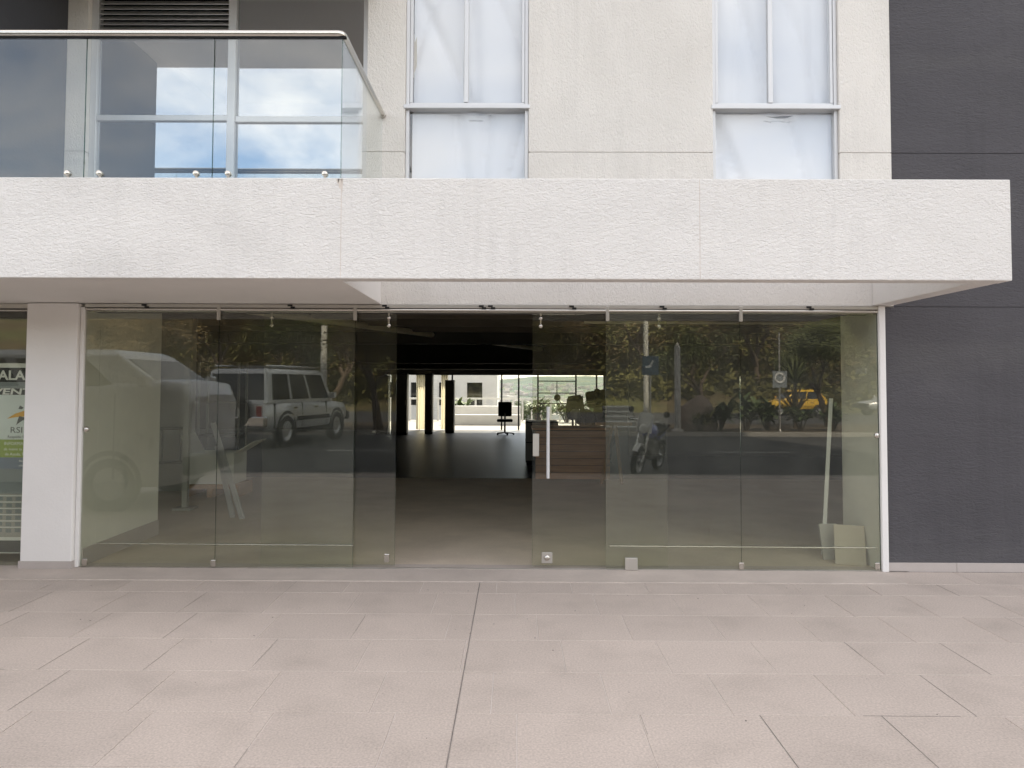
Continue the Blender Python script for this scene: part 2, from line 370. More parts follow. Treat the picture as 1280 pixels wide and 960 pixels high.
road = MB(); road.add([(-90, -19.0, -.14), (90, -19.0, -.14), (90, -6.95, -.14), (-90, -6.95, -.14)], [(0, 1, 2, 3)])
tag(road.build('road', 'asphalt'), kind='structure')
tag(B(-90, 90, -6.95, -6.8, -.3, .004).build('kerb', 'kerb', bevel=.015), kind='structure')
rl = MB()
for i in range(-12, 13): rl.add([(i * 5, -13.05, -.136), (i * 5 + 2.2, -13.05, -.136), (i * 5 + 2.2, -12.93, -.136), (i * 5, -12.93, -.136)], [(0, 1, 2, 3)])
tag(rl.build('road_marking', 'line_paint'), kind='structure')
md = MB().box(-90, 90, -25.0, -19.15, -.3, -.02)
tag(md.build('median_ground', 'soil'), kind='structure')
tag(B(-90, 90, -19.15, -19.0, -.3, .0).build('median_kerb', 'kerb', bevel=.015), kind='structure')
r2 = MB(); r2.add([(-120, -41, -.16), (120, -41, -.16), (120, -25, -.16), (-120, -25, -.16)], [(0, 1, 2, 3)])
tag(r2.build('far_road', 'asphalt'), kind='structure')
# hillside across the street, and the land all round
def terrain(name, x0, x1, y0, y1, nx, ny, fn, m):
    v = []; f = []
    for j in range(ny + 1):
        for i in range(nx + 1):
            x = x0 + (x1 - x0) * i / nx; y = y0 + (y1 - y0) * j / ny; v.append((x, y, fn(x, y)))
    for j in range(ny):
        for i in range(nx): a = j * (nx + 1) + i; f.append((a, a + 1, a + nx + 2, a + nx + 1))
    b = MB(); b.add(v, f, True); return tag(b.build(name, m), kind='structure')
def hill_z(x, y):
    t = max(0, -41 - y); return -.16 + .1 * min(t, 1) + 13.5 * (1 - math.exp(-(t / 42) ** 1.4)) + 1.2 * math.sin(x * .11 + 1) * min(1, t / 10) + .7 * math.sin(x * .37 + y * .2) * min(1, t / 8)
terrain('hillside', -190, 190, -260, -40.9, 60, 44, hill_z, 'grass')
gr = MB(); gr.add([(-3000, -3000, -.6), (3000, -3000, -.6), (3000, 40, -.6), (-3000, 40, -.6)], [(0, 1, 2, 3)])
tag(gr.build('ground', 'soil'), kind='structure')

# ================================================================== BUILDING
bld = tag(empty('apartment_building', (0, 0, 0)), 'white stuccoed apartment building with projecting balcony band over a glass shopfront', 'building')
TOP = 29.0  # unseen height above the frame, raised so its shade reaches the median
# first-floor wall with window and balcony-door openings
fw = MB()
W1 = (-1.007, .106, 2.95, 6.1); W2 = (1.759, 2.894, 2.95, 6.1); DR = (-3.89, -1.35, 2.76, 5.22)
for z0, z1 in ((2.335, 3.706), (3.714, 8.0)):
    hs = [h for h in (W1, W2, DR)]
    hs = [(a, b, max(c, z0), min(d, z1)) for a, b, c, d in hs]
    wall_holes(fw, -9.0, 3.35, z0, z1, 0.0, .25, hs)
wall = fw.build('wall', 'stucco_wall', bld)
for a, b in ((-9.0, -3.91), (-1.33, -1.03), (.126, 1.739), (2.914, 3.344)): B(a, b, .008, .2, 3.7055, 3.7145).build('wall_groove', 'soffit_paint', bld)
B(-9.0, 3.35, .05, 19.4, 8.0, TOP).build('upper_storeys', 'stucco_wall', bld)
# dark rooms behind the openings
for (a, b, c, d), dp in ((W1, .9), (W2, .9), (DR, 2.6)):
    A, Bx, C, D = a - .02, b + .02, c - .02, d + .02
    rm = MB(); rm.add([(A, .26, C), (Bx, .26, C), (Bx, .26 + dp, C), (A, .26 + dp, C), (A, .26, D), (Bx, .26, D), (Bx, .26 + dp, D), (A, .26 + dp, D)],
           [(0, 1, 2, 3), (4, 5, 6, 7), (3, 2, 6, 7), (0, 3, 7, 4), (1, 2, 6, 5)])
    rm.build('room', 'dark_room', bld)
# parapet band
PF, PB, PZ0, PZ1, PX1 = -1.61, -1.465, 2.335, 3.02, 3.325
pp = MB().box(-9.0, PX1, PF, PB, PZ0, PZ1)
parapet = pp.build('parapet', 'stucco', bld, bevel=.006)
pr = MB().box(PX1 - .165, PX1 - .002, PB + .001, -.002, PZ0 + .002, PZ1 - .003); pr.build('parapet_return', 'stucco', bld, bevel=.005)
for x in (-1.185, 1.235):
    MB().box(x - .0022, x + .0022, PF - .0006, PF + .01, PZ0 + .005, PZ1 - .004).build('parapet_joint', 'stain', bld)
# rust streak where the rail post is drilled
rs = MB()
for (x, h, wd) in ((-1.195, .075, .016), (-1.21, .04, .012), (-1.18, .10, .006)):
    rs.add([(x - wd, PF - .0012, PZ1 - .006), (x + wd, PF - .0012, PZ1 - .006), (x + wd * .3, PF - .0012, PZ1 - h), (x - wd * .4, PF - .0012, PZ1 - h * .9)], [(0, 1, 2, 3)])
rs.build('rust_stain', 'stain', bld)
B(-9.0, -1.205, PB + .001, -.001, 2.337, 2.74).build('balcony_slab', 'soffit_paint', bld, bevel=.004)
B(-9.0, -1.25, -1.60, -.002, 5.25, 5.62).build('balcony_slab', 'soffit_paint', bld)
B(-4.33, -4.07, -1.46, -.002, 2.745, 5.245).build('balcony_partition', 'charcoal_smooth', bld)
# upper windows
def upper_window(x0, x1, xm):
    wz = empty('window'); wz.parent = bld
    me = MB(); Y0, Y1 = .035, .10
    f = MB()
    f.box(x0 + .002, x0 + .034, Y0, Y1, 2.96, 6.08).box(x1 - .034, x1 - .002, Y0, Y1, 2.96, 6.08)
    f.build('frame', 'alu_white', wz, bevel=.003)
    B(x0 - .012, x1 + .012, -.008, Y1 + .004, 4.106, 4.142).build('transom', 'alu_white', wz, bevel=.004)
    s = MB(); s.box(x0 + .036, x1 - .036, Y0 + .01, Y1 - .01, 4.144, 4.176).box(x0 + .036, x0 + .062, Y0 + .01, Y1 - .01, 4.177, 6.06).box(x1 - .062, x1 - .036, Y0 + .01, Y1 - .01, 4.177, 6.06)
    s.build('sash', 'alu_white', wz, bevel=.003)
    B(xm - .02, xm + .02, Y0 + .004, Y1 - .012, 4.177, 6.06).build('mullion', 'alu_white', wz, bevel=.003)
    B(x0 + .064, xm - .026, .066, .072, 4.178, 6.05).build('pane', 'window_glass', wz)
    B(xm + .026, x1 - .064, .052, .058, 4.178, 6.05).build('pane', 'window_glass', wz)
    B(x0 + .036, x1 - .036, .066, .072, 2.97, 4.104).build('pane', 'window_glass', wz)
    B(x0 + .02, x1 - .02, .04, .22, 2.951, 2.965).build('sill', 'alu_white', wz)
upper_window(-1.007, .106, -.46); upper_window(1.759, 2.894, 2.293)
def sheet(x0, x1, z0, z1, y, seed, label, sag):
    rnd = random.Random(seed); nx, nz_ = 40, 70; v = []; f = []
    folds = [(rnd.uniform(x0, x1), rnd.uniform(-.5, .5), rnd.uniform(.022, .042), rnd.uniform(.05, .09)) for _ in range(4)]
    for j in range(nz_ + 1):
        for i in range(nx + 1):
            u, t = i / nx, j / nz_; x = x0 + (x1 - x0) * u; z = z0 + (z1 - z0) * t
            d = .004 * math.sin(x * 5 + seed) * math.sin(z * 3.1 + seed)
            for fx, sl_, am, wd in folds:
                k = (x - fx - sl_ * (z - (z0 + z1) / 2)) / wd; d += am * math.exp(-k * k) * (1 if k > 0 else .6)
            if t > .95: z -= sag * math.exp(-((u - .55) / .13) ** 2)
            v.append((x, y + d, z))
    for j in range(nz_):
        for i in range(nx): a = j * (nx + 1) + i; f.append((a, a + 1, a + nx + 2, a + nx + 1))
    b = MB(); b.add(v, f, True); tag(b.build('window_sheet', 'sheet'), label, 'sheet', 'white sheets covering the first-floor windows')
sheet(-.945, .098, 4.09, 6.05, .125, 1, 'white sheet behind the upper panes of the window beside the balcony', 0)
sheet(-.955, .098, 2.97, 4.103, .115, 2, 'white sheet behind the lower pane of the window beside the balcony', .022)
sheet(1.78, 2.86, 4.09, 6.05, .125, 3, 'white sheet behind the upper panes of the window beside the charcoal wall', 0)
sheet(1.765, 2.875, 2.97, 4.103, .115, 4, 'white sheet behind the lower pane of the window beside the charcoal wall', .04)
B(-.955, -.925, .14, .16, 4.45, 4.85).build('cardboard_strip', 'card'); tag(bpy.data.objects['cardboard_strip'], 'brown cardboard strip at the edge of the sheeted window beside the balcony', 'cardboard')
# balcony door
bd = empty('balcony_door'); bd.parent = bld
DY0, DY1 = .06, .13
fr = MB(); fr.box(-3.888, -3.83, DY0, DY1, 2.77, 5.2).box(-1.40, -1.352, DY0, DY1, 2.77, 5.2).box(-2.635, -2.565, DY0 - .006, DY1 + .006, 2.77, 5.2)
fr.build('frame', 'alu_white', bd, bevel=.003)
tr = MB(); tr.box(-3.828, -2.637, DY0 + .004, DY1 - .004, 4.015, 4.065).box(-2.563, -1.402, DY0 + .01, DY1 + .002, 4.005, 4.058)
tr.build('transom', 'alu_white', bd, bevel=.003)
for a, b, c, d, y in ((-3.826, -2.639, 2.78, 4.013, .094), (-3.826, -2.639, 4.067, 4.775, .094), (-2.561, -1.404, 2.78, 4.003, .104), (-2.561, -1.404, 4.06, 5.2, .104)):
    B(a, b, y, y + .006, c, d).build('pane', 'mirror_glass', bd)
lv = empty('louvre'); lv.parent = bld
B(-3.826, -2.639, DY0, DY1, 4.777, 4.80).build('louvre_frame', 'alu', lv)
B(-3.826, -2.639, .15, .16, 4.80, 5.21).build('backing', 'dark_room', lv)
lm = MB(); lm.obox((0, 0, 0), (.592, .004, .026), Matrix.Rotation(R(-38), 3, 'X')); lme = lm.mesh('slat'); lme.materials.append(MATS['alu'])
for i in range(8): link('slat', lme, None, lv, (-3.2325, .09, 4.83 + i * .048))
# ground-floor pillar, jamb
pil = MB().box(-4.33, -3.876, -.06, .24, .001, 2.333).build('pillar', 'white_paint', bld, bevel=.012)
MB().box(-4.338, -3.868, -.068, .1, .0, .07).build('skirting', 'skirting', pil, bevel=.002)
MB().box(3.205, 3.262, -.03, .03, .001, 2.333).build('jamb', 'white_paint', bld, bevel=.008)
MB().box(-3.873, -3.838, -.022, .03, .008, 2.30).build('jamb', 'white_paint', bld, bevel=.004)

# neighbouring charcoal wall
ch = tag(empty('charcoal_wall', (7.6, .1, 0)), 'tall charcoal textured wall with horizontal grooves beside the shopfront', 'wall')
def chbox(n, m, *a, **k):
    x0, x1, y0, y1, z0, z1 = a
    return B(x0 - 7.6, x1 - 7.6, y0 - .1, y1 - .1, z0, z1).build(n, m, ch, **k)
chbox('backing', 'charcoal', 3.37, 12, .024, .5, .0, TOP)
chbox('wall_panel', 'charcoal', 3.264, 12, .016, .0235, .001, 2.327); chbox('wall_panel', 'charcoal', 3.352, 12, .016, .0235, 2.333, 3.709)
chbox('wall_panel', 'charcoal', 3.352, 12, .016, .0235, 3.715, 8.0); chbox('wall_panel', 'charcoal', 3.352, 12, .016, .0235, 8.0, TOP)
for i in range(9): chbox('skirting', 'skirting', 3.266 + i * .6, 3.266 + i * .6 + .597, -.002, .0155, .0, .078, bevel=.002)

# ================================================================== SHOPFRONT
sf = tag(empty('glass_shopfront', (0, 0, 0)), 'frameless glass shopfront with sliding doors left open under the balcony', 'shopfront')
GZ0, GZ1 = .014, 2.268
def gpanel(x0, x1, y, z0=GZ0, z1=GZ1, name='glass_panel', m='store_glass', par=sf):
    p = B(x0 + .002, x1 - .002, y, y + .010, z0, z1).build(name, m, par); return p
e = .004
for a, b in ((-3.836, -2.645), (-2.645, -1.430), (.794, 1.986), (1.986, 3.203)):
    p = gpanel(a, b, 0.0)
    MB().box(b - .0018, b - .0002, -.0005, .0105, GZ0, GZ1).build('polished_edge', 'glass_edge', p)
tr = MB().box(-3.836, 3.203, -.02, .0, 2.300, 2.331); tr.build('header_rail', 'steel_dull', sf, bevel=.002)
MB().box(-3.836, 3.203, .001, .09, 2.285, 2.331).build('track_housing', 'alu_dark', sf)
MB().tube([(-3.83, -.012, 2.283), (3.20, -.012, 2.283)], .012, 10).build('track_tube', 'steel', sf)
MB().box(-3.83, 3.20, .02, .03, 2.262, 2.284).build('track_lip', 'steel_dull', sf)
for x in (-2.645, -1.43, .81, 1.99):
    MB().box(x - .016, x + .016, -.024, -.001, 2.19, 2.325).build('panel_clamp', 'steel_dull', sf, bevel=.004)
for x in (-2.0, -1.16, -.30, -.22, .5, 1.3, -3.3, 2.6):
    MB().box(x - .03, x + .012, -.028, -.0205, 2.312, 2.328).box(x - .004, x + .034, -.028, -.0205, 2.296, 2.310).build('track_bracket', 'black_plastic', sf)
for a, b in ((-3.70, -1.43), (.83, 3.18)):
    MB().tube([(a, .028, .205), (b, .028, .20)], .0085, 8).build('kick_rail', 'steel', sf)
for x, z in ((-3.81, 1.215), (3.185, 1.19)):
    MB().lathe([(.0001, -.014), (.022, -.012), (.026, -.004), (.026, 0)], Matrix.Translation((x, -.002, z)) @ Matrix.Rotation(R(90), 4, 'X') @ Matrix.Scale(-1, 4, (0, 0, 1)), 16).build('glass_knob', 'steel', sf)
for x, z in ((-2.655, .045), (1.98, .045), (3.17, .05), (-3.79, .05)):
    MB().box(x - .022, x + .022, -.012, -.0005, z - .03, z + .03).build('floor_clamp', 'steel', sf, bevel=.004)
MB().box(.96, 1.07, -.03, -.001, .008, .115).build('floor_lock', 'steel_dull', sf, bevel=.004)
MB().box(-1.9, 3.2, -.004, .014, .006, .013).build('bottom_seal', 'steel_dull', sf)
def slider(x0, x1, lead):
    d = empty('sliding_door', (0, 0, 0)); d.parent = sf
    B(x0, x1, .05, .06, .022, 2.255).build('pane', 'door_glass', d)
    xe = x0 if lead < 0 else x1
    MB().box(*((xe - .0016, xe - .0001) if lead < 0 else (xe + .0001, xe + .0016)), .0495, .0605, .022, 2.255).build('polished_edge', 'glass_edge', d)
    for x in (x0 + .07, x1 - .07):
        h = MB(); h.lathe([(.0001, -.02), (.017, -.018), (.019, -.004), (.019, 0)], Matrix.Translation((x, .048, 2.22)) @ Matrix.Rotation(R(90), 4, 'X') @ Matrix.Scale(-1, 4, (0, 0, 1)), 12)
        h.lathe([(.0001, -.02), (.017, -.018), (.019, -.004), (.019, 0)], Matrix.Translation((x, .048, 2.15)) @ Matrix.Rotation(R(90), 4, 'X') @ Matrix.Scale(-1, 4, (0, 0, 1)), 12)
        h.box(x - .008, x + .008, .04, .047, 2.13, 2.262); h.build('roller_hanger', 'steel', d)
    return d
dl = slider(-2.26, -1.07, 1); dr = slider(.15, 1.348, -1)
MB().box(-1.16, -1.115, .035, .0495, .05, .125).build('floor_guide', 'steel', dl, bevel=.006)
fg = MB().box(.232, .328, .034, .0495, .05, .145); fg.build('lock_plate', 'steel_dull', dr, bevel=.004)
MB().lathe([(.0001, -.012), (.02, -.012), (.026, -.004), (.026, 0)], Matrix.Translation((.28, .034, .098)) @ Matrix.Rotation(R(90), 4, 'X') @ Matrix.Scale(-1, 4, (0, 0, 1)), 16).build('lock_cylinder', 'steel', dr)
hd = MB().tube([(.286, -.0, .80), (.286, -.0, 1.43)], .015, 12); hd.tube([(.286, .0, .87), (.286, .05, .87)], .008, 8).tube([(.286, .0, 1.36), (.286, .05, 1.36)], .008, 8)
hd.build('pull_handle', 'alu_white', dr)
MB().box(.152, .208, .030, .0495, .99, 1.19).build('latch_plate', 'steel_dull', dr, bevel=.004)
# shop next door: glass, poster
gl2 = tag(empty('side_shopfront', (-6.6, 0, 0)), 'glass shopfront with a poster inside, on the far side of the white pillar', 'shopfront')
for a, b in ((-8.9, -7.4), (-7.4, -5.9), (-5.9, -4.34)): B(a + .002 + 6.6, b - .002 + 6.6, .03, .04, .014, 2.268).build('glass_panel', 'store_glass', gl2)
MB().box(-8.9 + 6.6, -4.335 + 6.6, .0, .02, 2.29, 2.331).build('header_rail', 'steel_dull', gl2)
MB().box(-8.9 + 6.6, -4.335 + 6.6, .021, .1, 2.27, 2.331).build('track_housing', 'alu_dark', gl2)
MB().tube([(-2.3, .01, 2.27), (2.26, .01, 2.27)], .009, 8).build('track_tube', 'steel', gl2)

def text(s, size, x, y, z, m, par, sx=1.0, shear=0.0, bold=0.0):
    c = bpy.data.curves.new('lettering', 'FONT'); c.body = s; c.size = size; c.extrude = .0004; c.shear = shear; c.offset = bold; c.resolution_u = 3
    o = bpy.data.objects.new('lettering', c); col.objects.link(o)
    me = bpy.data.meshes.new_from_object(o); bpy.data.objects.remove(o)
    me.transform(Matrix.Translation((x, y, z)) @ Matrix.Rotation(R(90), 4, 'X') @ Matrix.Scale(sx, 4, (1, 0, 0)))
    me.materials.clear(); return link('lettering', me, m, par)
PX = -4.25
po = tag(empty('sales_poster', (-4.75, .09, 0)), 'tall sales-room poster with orange star logo and green band behind glass', 'poster')
def pband(n, m, z0, z1, y=.0, x0=-.62, x1=.44): return B(x0, x1, y, y + .004, z0, z1).build(n, m, po)
pband('poster_board', 'print_white', .10, 1.80, .005)
pband('print_band', 'print_black', 1.70 - .07, 1.76); pband('print_band', 'print_grey', 1.575, 1.629); pband('print_band', 'print_black', 1.515, 1.574)
pband('print_band', 'print_pale', 1.115, 1.514); pband('print_band', 'print_green', .955, 1.114); pband('print_band', 'print_blue', .85, .954)
pband('print_band', 'print_grey', .63, .849); pband('print_band', 'print_stone', .245, .629); pband('print_band', 'print_white', .215, .244); pband('print_band', 'print_dark', .11, .214)
text('SALA', .118, .02, -.001, 1.652, 'print_white', po, 1.12, 0, .003)
text('VENTAS', .075, .03, -.001, 1.52, 'print_white', po, 1.9, .1, .002)
text('RSI', .075, .20, -.001, 1.175, 'print_dark', po, 1.2)
text('..A', .04, .335, -.001, 1.175, 'print_dark', po, 1.0)
text('Respaldo Sol', .034, .18, -.001, 1.128, 'print_dark', po, 1.0)
text('INFORMANDO', .040, .15, -.001, 1.065, 'print_white', po); text('de nuevo tu casa', .034, .15, -.001, 1.018, 'print_white', po); text('de Ayuda, Pa', .036, .16, -.001, .972, 'print_white', po)
text('Bienvenidos', .026, .29, -.001, .915, 'print_white', po); text('sala de', .026, .29, -.001, .875, 'print_white', po)
lg = MB(); lg.add([(.17, -.001, 1.30), (.24, -.001, 1.345), (.36, -.001, 1.385), (.44, -.001, 1.40), (.44, -.001, 1.33), (.36, -.001, 1.325), (.25, -.001, 1.315)], [(0, 1, 2, 3, 4, 5, 6)])
lg.build('logo_swoosh', 'print_orange', po)
lg = MB(); lg.add([(.27, -.0005, 1.39), (.285, -.0005, 1.42), (.32, -.0005, 1.40), (.30, -.0005, 1.385)], [(0, 1, 2, 3)])
lg.build('logo_star', 'print_dark', po); lg = MB().add([(.255, -.0015, 1.245), (.28, -.0015, 1.325), (.37, -.0015, 1.305), (.31, -.0015, 1.285)], [(0, 1, 2, 3)])
lg.build('logo_star', 'print_dark', po)
pwm = MB().add([(0, 0, 0), (.05, 0, 0), (.05, 0, .034), (0, 0, .036)], [(0, 1, 2, 3)]).mesh('printed_window'); pwm.materials.append(MATS['print_grey'])
for j in range(6):
    for i in range(12):
        x, z = -.55 + i * .082, .285 + j * .056 + (i % 3) * .003
        link('printed_window', pwm, None, po, (x, -.001, z))
for j in range(6): MB().add([(-.6, -.0015, .325 + j * .056), (.40, -.0015, .325 + j * .056 + .004), (.40, -.0015, .333 + j * .056 + .004), (-.6, -.0015, .333 + j * .056)], [(0, 1, 2, 3)]).build('printed_balcony', 'print_white', po)

# ================================================================== BALCONY RAILING
rl = tag(empty('balcony_railing', (-4.0, -1.54, 3.02)), 'frameless glass balcony railing with round steel handrail', 'railing')
def rloc(x, y, z): return (x + 4.0, y + 1.54, z - 3.02)
ry = -1.545
js = [-1.205 - .885 * i for i in range(9)]
for i in range(8):
    a, b = js[i + 1], js[i]; p0 = rloc(a + .004, ry, 3.035); p1 = rloc(b - .004, ry + .01, 4.02)
    g = B(p0[0], p1[0], p0[1], p1[1], p0[2], p1[2]).build('glass_panel', 'rail_glass', rl)
    B(p1[0] + .0001, p1[0] + .0022, p0[1], p1[1], p0[2], p1[2]).build('polished_edge', 'glass_edge', g)
p0 = rloc(-1.213, ry + .012, 3.035); p1 = rloc(-1.203, -.03, 4.02)
B(p0[0], p1[0], p0[1], p1[1], p0[2], p1[2]).build('glass_panel', 'rail_glass', rl)
pts = [rloc(-8.9, ry + .005, 4.045), rloc(-1.233, ry + .005, 4.045), rloc(-1.215, ry + .013, 4.045), rloc(-1.208, ry + .03, 4.045), rloc(-1.208, -.035, 4.045)]
MB().tube(pts, .025, 16).build('handrail', 'steel', rl)
c = rloc(-1.208, -.018, 4.045); MB().tube([(c[0], c[1] - .017, c[2]), (c[0], c[1] + .017, c[2])], .034, 16).build('wall_flange', 'steel_dull', rl)
c = rloc(0, ry + .005, 4.023); MB().box(-4.9, 2.82, c[1] - .012, c[1] + .012, c[2] - .012, c[2] + .002).build('rail_channel', 'rubber', rl)
for x in js[1:]:
    for s in (-.11, .11):
        c = rloc(x + s, ry - .006, 3.065)
        k = MB(); k.lathe([(.0001, .012), (.018, .012), (.02, .004), (.02, -.02), (.0001, -.02)], Matrix.Translation(c) @ Matrix.Rotation(R(90), 4, 'X'), 12); k.tube([c, (c[0], c[1] + .02, c[2] - .042)], .009, 8); k.build('clamp', 'steel', rl)
c = rloc(-1.205 - .11, ry - .006, 3.065); k = MB(); k.lathe([(.0001, .012), (.018, .012), (.02, .004), (.02, -.02), (.0001, -.02)], Matrix.Translation(c) @ Matrix.Rotation(R(90), 4, 'X'), 12); k.tube([c, (c[0], c[1] + .02, c[2] - .042)], .009, 8); k.build('clamp', 'steel', rl)

# ================================================================== INTERIOR
IZ, YB = 2.72, 19.5
def struct(n, mb, m): return tag(mb.build(n, m), kind='structure')
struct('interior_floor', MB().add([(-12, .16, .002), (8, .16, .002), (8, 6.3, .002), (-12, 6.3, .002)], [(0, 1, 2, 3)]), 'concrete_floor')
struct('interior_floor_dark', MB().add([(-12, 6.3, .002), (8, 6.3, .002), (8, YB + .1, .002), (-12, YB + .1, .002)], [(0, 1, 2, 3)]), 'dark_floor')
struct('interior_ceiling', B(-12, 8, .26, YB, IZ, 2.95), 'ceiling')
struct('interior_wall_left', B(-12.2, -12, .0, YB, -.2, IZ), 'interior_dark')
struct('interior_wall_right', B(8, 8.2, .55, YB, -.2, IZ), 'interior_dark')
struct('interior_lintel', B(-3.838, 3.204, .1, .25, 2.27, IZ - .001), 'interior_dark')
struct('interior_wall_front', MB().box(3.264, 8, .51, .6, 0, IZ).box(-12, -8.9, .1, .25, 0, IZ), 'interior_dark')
struct('interior_return_left', MB().box(-4.0, -3.84, .242, 1.42, .002, IZ - .002), 'interior_paint')
tag(B(-3.839, -3.828, .031, 1.42, .003, .16).build('interior_skirting', 'skirting'), kind='structure')
struct('interior_reveal', MB().box(-3.874, -3.8405, .031, .2415, .002, 2.329), 'interior_paint')
struct('interior_return_right', MB().box(3.206, 3.4, .031, .75, .002, IZ - .002), 'interior_paint')
struct('interior_partition', MB().box(-9, -4.9, 4.6, 4.75, .002, IZ - .002), 'interior_grey')
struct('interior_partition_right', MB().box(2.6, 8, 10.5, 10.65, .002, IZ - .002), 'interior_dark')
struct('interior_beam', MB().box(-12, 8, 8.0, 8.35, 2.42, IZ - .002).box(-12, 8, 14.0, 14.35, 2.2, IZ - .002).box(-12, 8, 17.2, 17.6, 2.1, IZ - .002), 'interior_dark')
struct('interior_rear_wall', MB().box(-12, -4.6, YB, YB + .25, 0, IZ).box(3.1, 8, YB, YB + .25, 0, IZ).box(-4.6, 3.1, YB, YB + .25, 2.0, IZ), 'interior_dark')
tag(MB().tube([(-4.6, .6, 2.6), (.43, 13.3, 2.6), (1.6, 16.4, 2.6)], .055, 8).build('ceiling_pipe', 'pipe'), 'pale pipe crossing the dark shop ceiling at a slant', 'pipe')
tag(MB().tube([(.9, 3.2, 2.45), (6.5, 3.3, 2.45)], .02, 6).build('ceiling_conduit', 'pipe'), 'thin pale conduit under the dark ceiling above the wooden counter', 'conduit')
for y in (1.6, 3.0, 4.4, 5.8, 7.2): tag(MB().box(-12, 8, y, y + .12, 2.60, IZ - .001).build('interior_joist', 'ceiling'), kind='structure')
# rear columns, dark lockers between
def cloth_mat():
    m = bpy.data.materials.new('curtain'); m.use_nodes = True; t = m.node_tree; N = t.nodes; N.clear(); out = N.new('ShaderNodeOutputMaterial')
    a = N.new('ShaderNodeBsdfDiffuse'); a.inputs[0].default_value = (.75, .70, .55, 1); b = N.new('ShaderNodeBsdfTranslucent'); b.inputs[0].default_value = (.80, .74, .56, 1)
    x = N.new('ShaderNodeMixShader'); x.inputs[0].default_value = .6; t.links.new(a.outputs[0], x.inputs[1]); t.links.new(b.outputs[0], x.inputs[2]); t.links.new(x.outputs[0], out.inputs[0]); MATS['curtain'] = m
cloth_mat()
for x, y, wd, lab in ((-3.28, 19.35, .42, 'wide pleated cream curtain hanging at the rear glazing'), (-2.5, 19.36, .24, 'narrow pleated cream curtain hanging at the rear glazing')):
    v = []; f = []; n = 48
    for k in range(n + 1):
        u = k / n; a = u * wd - wd / 2; d = .035 * math.sin(u * wd * 90) + .01 * math.sin(u * 17)
        v += [(a, d, .03), (a * .96, d * .8, 1.0), (a, d, 1.93)]
    for k in range(n): q = k * 3; f += [(q, q + 3, q + 4, q + 1), (q + 1, q + 4, q + 5, q + 2)]
    o = tag(empty('curtain', (x, y, .003)), lab, 'curtain'); b = MB(); b.add(v, f, True); b.build('cloth', 'curtain', o); MB().tube([(-wd / 2 - .06, 0, 1.94), (wd / 2 + .06, 0, 1.94)], .012, 8).build('rod', 'alu_dark', o)
for i, (x, y, wd, h, lab) in enumerate(((-3.72, 17.2, .5, 1.95, 'tall dark locker beside the wide cream curtain'), (-2.83, 17.6, .24, 1.95, 'narrow dark locker between the two cream curtains'), (-2.2, 18.2, .3, 1.75, 'dark locker at the edge of the rear glazing'), (-4.3, 17.4, .4, 1.9, 'dark locker farthest into the shop corner'))):
    o = tag(empty('locker', (x, y, .003)), lab, 'locker', 'dark lockers before the rear glazing')
    MB().box(-wd / 2, wd / 2, -.2, .2, .05, h).build('cabinet', 'black_plastic', o, bevel=.01)
    MB().box(-wd / 2 + .015, wd / 2 - .015, -.215, -.202, .08, h - .03).build('door', 'alu_dark', o, bevel=.004)
    MB().box(wd / 2 - .05, wd / 2 - .035, -.235, -.216, .95, 1.1).build('handle', 'steel_dull', o)
    MB().box(-wd / 2 + .01, wd / 2 - .01, -.19, .19, 0, .05).build('plinth', 'rubber', o)
# rear glazing
rg = tag(empty('rear_glazing', (-.7, YB, 0)), 'dark-framed rear window wall looking out on the sunlit terrace', 'window')
rf = MB()
for x in (-4.6, -3.4, -2.25, -.50, .10, .78, 2.12, 2.85): rf.box(x + .7 - .028, x + .7 + .028, .08, .14, .01, 1.998)
rf.box(-3.9, 3.8, .081, .139, 1.94, 1.999)
rf.build('frame', 'black_plastic', rg)
gf = MB()
for z in (.93, 1.30, 1.72): gf.box(.78 + .7 + .03, 2.12 + .7 - .03, .09, .13, z, z + .035)
gf.box(1.45 + .7 - .014, 1.45 + .7 + .014, .092, .128, .55, 1.72); gf.build('glazing_bar', 'black_plastic', rg)
xs = (-4.6, -3.4, -2.25, -.50, .10, .78, 2.12, 2.85)
for a, b in zip(xs[:-1], xs[1:]): B(a + .73, b + .67, .105, .111, .02, 1.938).build('pane', 'rear_glass', rg)
# wooden counter of planks, with things on it
ct = tag(empty('wooden_counter', (.95, 6.1, .003)), 'brown plank-fronted wooden counter inside the shop behind the sliding door', 'counter')
for i in range(7): MB().box(-.62, .62, -.30, -.275, .05 + i * .115, .05 + i * .115 + .108).build('plank', 'wood', ct, bevel=.005)
MB().box(-.62, .62, -.27, .3, .05, .86).build('carcass', 'interior_dark', ct)
MB().box(-.68, .68, -.36, .36, .865, .905).build('worktop', 'wood', ct, bevel=.006)
dk = tag(empty('dark_cabinet', (.5, 8.6, .003)), 'black low cabinet standing beyond the wooden counter', 'cabinet')
MB().box(-.3, .35, -.3, .3, .06, .88).build('body', 'black_plastic', dk, bevel=.01); MB().box(-.29, .34, -.315, -.302, .1, .45).build('drawer', 'alu_dark', dk, bevel=.004); MB().box(-.29, .34, -.315, -.302, .47, .85).build('drawer', 'alu_dark', dk, bevel=.004)
MB().box(-.28, .33, -.28, .28, 0, .06).build('plinth', 'rubber', dk)
tr_ = tag(empty('trestle', (1.62, 5.7, .003)), 'light wooden trestle leaning beside the wooden counter', 'trestle')
for a, b in (((-.22, -.1, 0), (-.03, .0, .95)), ((.12, -.1, 0), (.03, .0, .95)), ((-.16, .25, 0), (-.03, .06, .95)), ((.16, .25, 0), (.03, .06, .95))): MB().bar(a, b, .045, .03).build('leg', 'wood_light', tr_)
MB().box(-.3, .3, -.03, .09, .951, 1.0).build('top_rail', 'wood_light', tr_)
